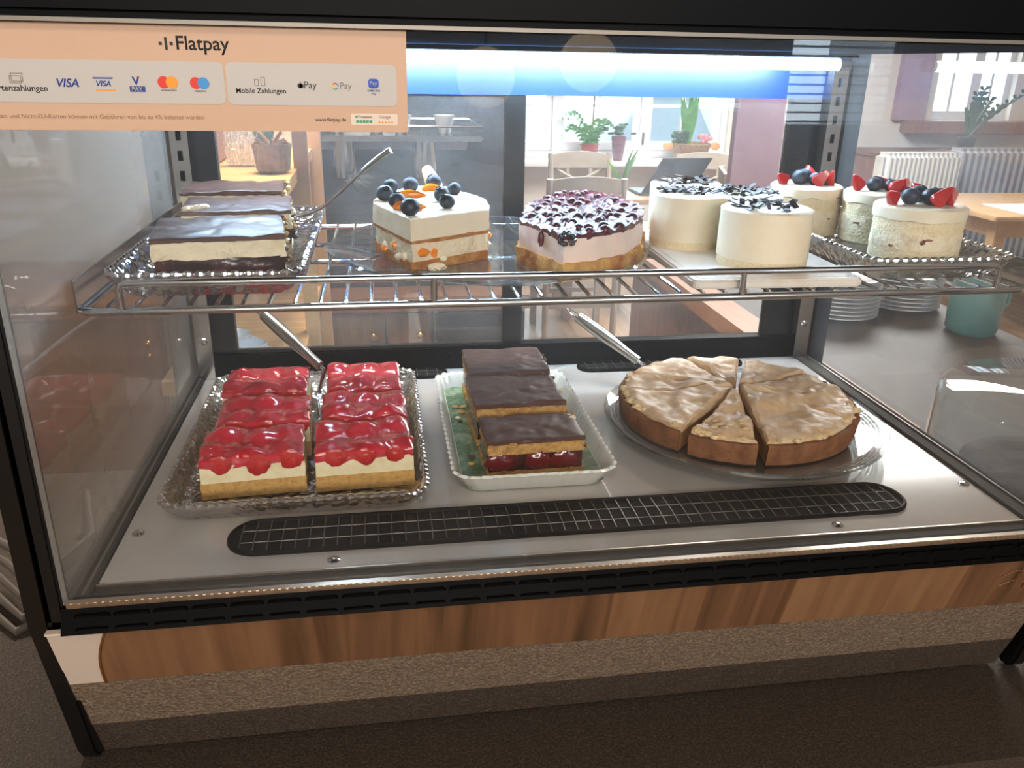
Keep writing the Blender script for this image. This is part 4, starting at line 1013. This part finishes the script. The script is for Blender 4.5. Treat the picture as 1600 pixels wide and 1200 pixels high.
def plates():
    first = None
    spots = [((1.40, 1.30), 10, 'left'), ((1.615, 1.36), 9, 'right')]
    for (x, y), n, nm in spots:
        for i in range(n):
            z = CT+i*.0105
            pos = 'bottom' if i == 0 else ('top' if i == n-1 else ['second', 'third', 'fourth', 'fifth', 'sixth', 'seventh', 'eighth', 'ninth'][i-1])
            lb = f'white plate, {pos} from the counter in the {nm} plate stack' if 0 < i < n-1 else f'white plate at the {pos} of the {nm} stack behind the case'
            if first is None:
                first = B().lathe([(.03, 0), (.055, 0), (.06, .003), (.098, .013), (.1, .0145), (.097, .0155), (.058, .0055), (.03, .0045)], 48, (x, y, z)).obj('dinner_plate', 'dish', loc=(x, y, z)); tag(first, lb, 'plate', 'stacked plates on the counter')
            else:
                c = first.copy(); COL.objects.link(c); c.location = (x, y, z); c['label'] = lb
plates()
t = thing('teal_reflection_jug', 'jug-shaped teal stand-in for a reflection on the right pane', 'reflection stand-in', (1.66, 1.13, CT))  # added shape in place of a teal reflection on the pane
B().lathe([(.05, 0), (.058, .01), (.062, .10), (.05, .16), (.056, .19), (.052, .19), (.046, .16), (.05, .02)], 40, (1.66, 1.13, CT)).obj('jug_body', 'teal_reflection', t)
B().tube([(1.714, 1.13, CT+.15), (1.745, 1.13, CT+.13), (1.745, 1.13, CT+.07), (1.72, 1.13, CT+.045)], .006, 8).obj('jug_handle', 'teal_reflection', t)
for i in range(5):
    z = CT+.006+.0115*i; q = .008*i
    P = [(-.62, .42-q*.3, z), (-.40, .40+q, z), (-.29, .36+q*1.2-.03, z+.002), (-.22+.005*i, .30+q*1.5-.05, z), (-.17+.006*i, .20+q, z), (-.12, .27+q*1.6, z), (-.16, .40+q, z)]
    tag(B().tube(P, .0052, 8).obj('power_cable', 'cable', loc=(-.3, .35, CT)), ['grey cable lowest in the tangle left of the case', 'second grey cable looping left of the case', 'grey cable in the middle of the tangle left of the case', 'fourth grey cable, its loop widest toward the wall', 'grey cable on top of the tangle left of the case'][i], 'cable', 'cables left of the case')

# ------------------------------------------------------------------ service side, seen through the rear doors
def service():
    t = thing('shelving_unit', 'beech shelving unit with posts behind the left rear door', 'shelf', (-.05, .95, FL))
    for x, y in ((.088, .985), (.088, 1.36), (-.13, 1.36), (-.13, .985)): B().box((x, y, FL), (x+.026, y+.026, .62)).obj('post', 'wood_light', t, smooth=False)
    B().box((-.13, .80, .196), (.094, 1.38, .218)).obj('upper_shelf', 'wood_light', t, smooth=False)
    B().box((-.13, .74, -.125), (.094, 1.38, -.10)).obj('lower_shelf', 'wood_light', t, smooth=False)
    B().box((-.13, 1.38, FL), (.114, 1.39, .62)).obj('back_panel', 'wall', t, smooth=False)
    b = B(); x0, x1 = -.035, .035
    for i in range(5):
        x = x0+i*.0155; b.box((x, 1.02, .2185), (x+.014, 1.034, .42), .004)
    b.box((x0-.004, 1.034, .2185), (x1+.012, 1.042, .43), .003)
    tag(b.obj('standing_crystal_dish', 'crystal', loc=(0, 1.03, .2185)), 'ribbed crystal dish standing upright on the beech shelf', 'dish')
    k = thing('reddish_crate', 'reddish brown box on the beech shelf left of the upright crystal', 'box', (-.12, 1.06, .2185))
    B().box((-.125, 1.03, .2185), (-.055, 1.18, .40), .004).obj('box_body', 'wood_red', k); B().box((-.128, 1.03, .40), (-.05, 1.185, .47), .004).obj('box_lid', 'pot_black', k)
    g = thing('wicker_basket', 'pale bow-tied basket on the beech shelf beside the post', 'basket', (.072, 1.0, .2185))
    B().lathe([(.02, 0), (.028, .004), (.034, .05), (.031, .05), (.025, .006)], 24, (.058, .93, .2185), lambda a, i: 1+.03*math.cos(12*a)).obj('basket_body', 'basket', g)
    b = B()
    for s_ in (-1, 1): b.tube([(.058+s_*.004, .93, .268), (.058+s_*.02, .925, .29), (.058+s_*.026, .925, .275), (.058+s_*.004, .93, .266)], .004, 6)
    b.obj('bow', 'wood_light', g)
    B().ball((.045, .945, .285), (.018, .014, .02), 3, .35, 3).obj('greenery', 'leaf', g)
    for i, (x, y, s_) in enumerate(((-.06, .80, 1), (-.025, .86, 1), (.01, .80, 1))):
        c = thing('white_cup', ['white cup nearest the wall on the lower beech shelf', 'white cup at the back of the lower beech shelf', 'white cup nearest the shelf post on the lower beech shelf'][i], 'cup', (x, y, -.10), 'cups on the lower shelf')
        B().lathe([(.016, 0), (.018, .003), (.028, .045), (.0265, .045), (.016, .006)], 28, (x, y, -.10)).obj('cup_body', 'dish', c)
        B().tube([(x+.026, y, -.062), (x+.038, y, -.066), (x+.036, y, -.082), (x+.021, y, -.086)], .003, 6).obj('cup_handle', 'dish', c)
    # back bar
    for i, (a, c_) in enumerate(((-1.35, -.85), (-.85, -.35), (-.35, .02), (.02, .245), (.245, .375))):
        cb = thing('base_cabinet', ['brown cabinet at the far left of the back bar', 'brown cabinet second from the left wall along the back bar', 'brown cabinet behind the shelving unit', 'brown cabinet with two brass knobs behind the left rear door', 'narrow brown cabinet beside the steel dishwasher'][i], 'cabinet', ((a+c_)/2, 1.9, FL), 'back bar cabinets')
        B().box((a, 1.64, FL), (c_-.004, 2.14, -.24)).obj('body', 'wood_brown', cb, smooth=False)
        d = B().box((a+.006, 1.62, FL+.08), (c_-.01, 1.64, -.25), .004).obj('door', 'wood_brown', cb)
        for kx in ((a+.03, c_-.035) if i == 3 else (c_-.035,)):
            B().ball((kx, 1.606, -.31), .013, 3).obj('knob', 'brass', d); B().ball((kx, 1.606, -.345), .009, 3).obj('knob', 'brass', d)
    dw = thing('dishwasher', 'grey steel dishwasher front under the back bar', 'dishwasher', (.48, 1.9, FL))
    B().box((.378, 1.64, FL), (.64, 2.14, -.24)).obj('body', 'grey_steel', dw, smooth=False); B().box((.384, 1.615, FL+.1), (.636, 1.64, -.34), .006).obj('door', 'coffee_steel', dw)
    B().box((.384, 1.612, -.335), (.636, 1.64, -.25), .006).obj('control_panel', 'gloss_black', dw); B().tube([(.40, 1.595, -.37), (.62, 1.595, -.37)], .008, 8).obj('handle', 'steel', dw)
    tag(B().box((-1.4, 1.6, -.24), (.65, 2.14, -.20), .004).obj('back_bar_top', 'wood_brown', loc=(-.4, 1.87, -.24)), 'brown worktop of the back bar against the dark partition', 'worktop')
    cm = thing('coffee_machine', 'dark steel coffee machine on the back bar', 'coffee machine', (.25, 1.85, -.20))
    B().box((.0, 1.72, -.20), (.52, 2.08, -.13), .01).obj('drip_base', 'coffee_steel', cm); B().box((.0, 1.90, -.13), (.52, 2.08, .20), .01).obj('boiler_body', 'coffee_steel', cm)
    B().box((-.01, 1.74, .2), (.53, 2.09, .215), .004).obj('cup_tray', 'steel', cm); B().tube([(-.005, 1.745, .24), (.525, 1.745, .24), (.525, 2.08, .24), (-.005, 2.08, .24)], .004, 6, True).obj('cup_rail', 'chrome', cm); B().box((.02, 1.885, .165), (.50, 1.9, .192), .003).obj('button_panel', 'plastic_white', cm); B().box((.02, 1.70, -.132), (.50, 1.85, -.124), .002).obj('drip_grate', 'steel', cm)
    for x in (.15, .37):
        gh = B().lathe([(.034, -.03), (.036, -.005), (.03, .05), (.03, .07)], 24, (x, 1.80, .13)).obj('group_head', 'steel', cm); B().box((x-.03, 1.8, .165), (x+.03, 1.9, .198), .006).obj('group_neck', 'coffee_steel', gh)
        B().tube([(x+.01, 1.79, .105), (x+.05, 1.66, .075)], lambda u: .009+.007*u, 10).obj('portafilter_handle', 'black', gh)
    B().tube([(.04, 1.89, .15), (.04, 1.76, .13), (.03, 1.72, .0), (.03, 1.74, -.09)], .005, 8).obj('steam_wand', 'chrome', cm)
    for i, x in enumerate((.06, .13, .24, .31, .43)):
        c = thing('espresso_cup', 'white espresso cup on top of the coffee machine, '+('first', 'second', 'third', 'fourth', 'fifth')[i]+' counted from the shelving unit', 'cup', (x, 1.84, .215), 'cups on the coffee machine')
        B().lathe([(.016, 0), (.018, .003), (.030, .05), (.0285, .05), (.016, .006)], 24, (x, 1.84, .2152)).obj('cup_body', 'dish', c)
    gr = thing('coffee_grinder', 'black coffee grinder standing left of the coffee machine', 'grinder', (-.12, 1.85, -.20))
    B().box((-.19, 1.76, -.20), (-.06, 1.96, .10), .015).obj('grinder_body', 'gloss_black', gr); B().lathe([(.035, 0), (.075, .14), (.078, .16), (.07, .16)], 28, (-.125, 1.86, .10)).obj('bean_hopper', 'clear', gr)
service()

# ------------------------------------------------------------------ dining room beyond
def chair0():
    t = thing('dining_chair', 'x', 'chair', (0, 0, FL), 'painted dining chairs')
    w, d, h = .44, .42, .46
    B().box((-w/2, -d/2, FL+h-.035), (w/2, d/2, FL+h), .012).obj('seat', 'chair', t)
    for x in (-1, 1):
        B().hexa([(x*.2-.018, .17, FL), (x*.2+.018, .17, FL), (x*.2+.018, .206, FL), (x*.2-.018, .206, FL), (x*.2-.02, .16, FL+h-.03), (x*.2+.02, .16, FL+h-.03), (x*.2+.02, .2, FL+h-.03), (x*.2-.02, .2, FL+h-.03)]).obj('leg', 'chair', t, smooth=False)
        B().tube([(x*.2, -.20, FL), (x*.2, -.19, FL+h), (x*.205, -.235, FL+.93)], .019, 8).obj('leg', 'chair', t)
    def rail(z0, z1, bow):
        b = B(); L = []
        for i in range(13):
            u = i/12; x = -.215+.43*u; y = -.225-.03*math.sin(PI*u); zz = z1+bow*math.sin(PI*u)
            L.append([(x, y-.011, z0), (x, y+.011, z0), (x, y+.011, zz), (x, y-.011, zz)])
        return b.loops(L).obj('back_rail', 'chair', t)
    rail(FL+.835, FL+.92, .025); rail(FL+.60, FL+.64, 0)
    for x0, x1 in ((-.19, .19), (.19, -.19)):
        B().tube([(x0, -.24, FL+.64), (x1, -.252, FL+.84)], .011, 8).obj('lattice_bar', 'chair', t)
    for x in (-.08, .08): B().box((x-.012, -.262, FL+.63), (x+.012, -.242, FL+.84), .003).obj('lattice_bar', 'chair', t)
    for y in (-.18, .18): B().box((-.19, y-.012, FL+.2), (.19, y+.012, FL+.225)).obj('stretcher', 'chair', t, smooth=False)
    return t
def dining():
    c = chair0(); c.location = (1.345, 4.04, FL); c['label'] = 'grey-beige chair nearest the case, its back to us, left of the laptop'
    dup(c, (1.61, 4.88, FL), 'grey-beige lattice chair under the two window plants', PI)
    dup(c, (2.42, 4.82, FL), 'grey-beige lattice chair below the flower basket, behind the laptop', PI-.35)
    dup(c, (2.50, 4.13, FL), 'grey-beige chair beside the mauve pillar', -1.9)
    t = thing('dining_table', 'oak dining table below the far window carrying the laptop', 'table', (1.85, 4.55, FL))
    B().box((1.30, 4.24, FL+.72), (2.26, 4.66, FL+.75), .006).obj('tabletop', 'table_wood', t)
    for x in (1.34, 2.16):
        for y in (4.28, 4.56): B().box((x, y, FL), (x+.06, y+.06, FL+.72), .004).obj('leg', 'table_wood', t)
    l = thing('laptop', 'dark grey laptop standing open on the oak table', 'laptop', (1.98, 4.50, FL+.75))
    B().box((1.82, 4.40, -.35), (2.16, 4.63, -.332), .004).obj('keyboard_base', 'laptop', l)
    b = B().hexa([(1.84, 4.40, -.332), (2.16, 4.42, -.332), (2.16, 4.43, -.332), (1.84, 4.41, -.332), (1.93, 4.31, -.115), (2.25, 4.33, -.115), (2.25, 4.34, -.115), (1.93, 4.32, -.115)])
    b.obj('screen_lid', 'screen', l, smooth=False)
    v = thing('flower_vase', 'small glass vase with green sprigs beside the laptop', 'vase', (1.72, 4.45, -.35))
    B().lathe([(.03, 0), (.036, .01), (.04, .08), (.028, .12), (.034, .14), (.031, .14), (.025, .12), (.036, .08), (.03, .012)], 24, (1.72, 4.45, -.35)).obj('vase_glass', 'clear', v)
    b = B(); R = random.Random(4)
    for i in range(9):
        a = R.uniform(0, 6.28); h = R.uniform(.12, .25); b.ribbon([(1.72+.05*u*math.cos(a)*(1+u), 4.45+.05*u*math.sin(a), -.30+h*u) for u in [k/6 for k in range(7)]], .012, (math.sin(a), -math.cos(a), .3))
    b.obj('sprigs', 'leaf', v)
    # window-sill plants
    def pot(x, y, z, prof, m, par): return B().lathe(prof, 36, (x, y, z)).obj('pot', m, par)
    z = -.325
    p = thing('potted_fern', 'fern with arching fronds in a reddish pot on the window sill', 'plant', (1.94, 6.19, z))
    pot(1.94, 6.19, z, [(.055, 0), (.06, .005), (.072, .125), (.066, .125), (.06, .10)], 'terracotta', p)
    B().lathe([(.01, .10), (.064, .10), (.01, .107)], 24, (1.94, 6.19, z)).obj('soil', 'soil', p)
    b = B(); R = random.Random(7)
    for i in range(11):
        a = 2*PI*i/11+R.uniform(-.2, .2); ln = R.uniform(.14, .30); up = R.uniform(.12, .27)
        st = [Vector((1.94+ln*u*math.cos(a), 6.19+ln*u*math.sin(a)*.45, z+.1+up*math.sin(u*2.2))) for u in [k/9 for k in range(10)]]
        for k in range(1, 10):
            for s_ in (-1, 1):
                q = st[k]; w = Vector((-math.sin(a), math.cos(a)*.45, -.25))*s_*.085*(1.1-k/10); b.ribbon([q, q+w*.5+Vector((0, 0, .004)), q+w], .014, (0, 1, .3))
    b.obj('fronds', 'leaf', p); B().tube([(1.96, 6.2, z+.1), (1.965, 6.2, z+.5), (1.96, 6.2, z+.85)], .006, 6).obj('stem', 'wood_brown', p)
    p = thing('potted_succulent', 'round-leaved plant in a tall mauve pot on the window sill', 'plant', (2.165, 6.13, z))
    pot(2.165, 6.13, z, [(.036, 0), (.04, .004), (.062, .19), (.056, .19), (.05, .16)], 'purple_pot', p)
    b = B(); R = random.Random(9)
    for i in range(26):
        a = R.uniform(0, 6.28); rr2 = R.uniform(.01, .12); b.ball((2.165+rr2*math.cos(a), 6.13+rr2*.5*math.sin(a), z+.20+R.uniform(.0, .09)), (.026, .02, .011), 2, .1, i)
    b.obj('leaves', 'leaf_dark', p)
    p = thing('flower_basket', 'ribboned basket with tall green leaves and pink flowers on the sill', 'plant', (2.78, 6.15, z))
    B().lathe([(.12, 0), (.125, .005), (.165, .135), (.158, .14), (.12, .02)], 48, (2.78, 6.15, z), lambda a, i: 1+.025*math.cos(24*a)).obj('basket', 'basket', p)
    b = B(); R = random.Random(3)
    for i in range(12):
        a = R.uniform(0, 6.28); h = R.uniform(.25, .46); s_ = R.uniform(.02, .10); b.ribbon([(2.76+s_*u*math.cos(a), 6.15+s_*.4*u*math.sin(a), z+.1+h*u) for u in [k/8 for k in range(9)]], .026, (0, 1, .1))
    b.obj('tall_leaves', 'leaf', p)
    b = B()
    for i in range(26): a = R.uniform(0, 6.28); b.ball((2.69+.075*math.cos(a)*R.random()-.02, 6.12+.03*math.sin(a), z+.15+R.uniform(0, .07)), .02, 2, .2, i)
    b.obj('low_foliage', 'leaf_dark', p)
    for i in range(7): B().ball((2.86+R.uniform(-.03, .07), 6.1+R.uniform(-.02, .02), z+.15+R.uniform(0, .06)), .02, 2, .25, i).obj('flower', 'pink_flower', p)
    for s_ in (-1, 1): B().ball((2.78+s_*.20, 6.12, z+.115), (.045, .02, .03), 3, .35, s_+4).obj('ribbon_bow', 'ribbon', p)
    # right part: benches, table, plant
    def bench(x0, x1, y, m, label, htop):
        q = thing('upholstered_bench', label, 'bench', ((x0+x1)/2, y, FL), 'striped benches')
        B().box((x0, y, FL+.1), (x1, y+.16, htop), .03, 3).obj('backrest', m, q); B().box((x0, y+.14, FL+.1), (x1, y+.62, FL+.46), .03, 3).obj('seat', m, q)
        B().box((x0+.03, y+.03, FL), (x1-.03, y+.58, FL+.1)).obj('plinth', 'wood_brown', q, smooth=False)
    bench(3.58, 4.16, 4.62, 'stripe', 'short pale striped bench back seen through the right pane', -.115)
    bench(4.22, 5.5, 4.78, 'stripe_dark', 'long dark striped bench to the right of the short pale one', -.10)
    t = thing('dining_table', 'oak table in front of the striped benches', 'table', (4.2, 4.0, FL))
    B().box((3.62, 3.55, FL+.72), (5.0, 4.45, FL+.75), .006).obj('tabletop', 'table_wood', t); B().box((3.70, 3.62, FL+.62), (4.92, 4.38, FL+.72)).obj('apron', 'table_wood', t, smooth=False)
    for x in (3.68, 4.88):
        for y in (3.6, 4.34): B().box((x, y, FL), (x+.07, y+.07, FL+.72), .004).obj('leg', 'table_wood', t)
    tag(B().box((3.86, 3.64, -.35), (4.25, 3.98, -.347)).obj('white_placemat', 'paper', loc=(4.05, 3.8, -.35), smooth=False), 'white paper mat on the table by the benches', 'placemat')
    k = thing('covered_sugar_bowl', 'small dark covered bowl on the white paper mat', 'bowl', (4.12, 3.87, -.347))
    B().lathe([(.03, 0), (.05, .015), (.055, .04), (.03, .05)], 24, (4.12, 3.87, -.347)).obj('bowl', 'pot_black', k); B().ball((4.12, 3.87, -.285), (.022, .022, .018), 2).obj('lid', 'dish', k)
    sb = thing('sideboard', 'low sideboard against the back wall carrying the dark potted plant', 'sideboard', (4.55, 5.9, FL))
    B().box((4.1, 5.6, FL), (6.0, 6.08, -.24), .006).obj('carcass', 'wood_red', sb); B().box((4.08, 5.57, -.24), (6.02, 6.09, -.21), .005).obj('top', 'wood_brown', sb)
    p = thing('potted_zamioculcas', 'dark feathery potted plant standing on the sideboard behind the benches', 'plant', (4.98, 5.75, -.21))
    pot(4.98, 5.75, -.21, [(.05, 0), (.055, .005), (.07, .11), (.064, .11), (.06, .09)], 'pot_black', p)
    b = B(); R = random.Random(5)
    for dx, h in ((-.07, .22), (-.02, .34), (.03, .38), (.10, .30), (.40, .36), (.2, .25)):
        st = [Vector((4.98+dx*u**1.4, 5.75-.04*u, -.12+h*u)) for u in [k/9 for k in range(10)]]
        for q in range(2, 10):
            for s_ in (-1, 1): b.ribbon([st[q], st[q]+Vector((s_*.025, 0, .022)), st[q]+Vector((s_*.05, -.01, .03))], .017, (0, 1, 0))
        b.tube(st, .006, 5)
    b.obj('leaf_fronds', 'leaf_dark', p)
    p = thing('small_sill_plant', 'small dark plant on the ledge of the narrow window', 'plant', (5.36, 6.2, 0))
    pot(5.36, 6.2, 0, [(.03, 0), (.04, .07), (.035, .07)], 'terracotta', p)
    b = B()
    for a in (-.9, -.4, 0, .5, 1.0): b.ribbon([(5.36+.12*u*math.sin(a), 6.2, .06+.14*u*math.cos(a)) for u in [k/5 for k in range(6)]], .018, (0, 1, 0))
    b.obj('leaves', 'leaf_dark', p)
dining()
# globe lamps over the guest side (seen mirrored in the front pane)
for i, (x, z) in enumerate(((.43, .382), (.61, .41))):
    t = thing('pendant_lamp', ['cream globe pendant lamp over the guest side, the left one', 'cream globe pendant lamp over the guest side, the right one'][i], 'lamp', (x, -.95, CEIL), 'globe pendant lamps')
    B().lathe([(.03, -.002), (.03, -.02), (.008, -.03)], 24, (x, -.95, CEIL)).obj('ceiling_rose', 'brass', t)
    B().tube([(x, -.95, CEIL-.02), (x, -.95, z+.055)], .003, 6).obj('cord', 'matt_black', t)
    B().ball((x, -.95, z), .05, 4).obj('glass_shade', 'shade', t)
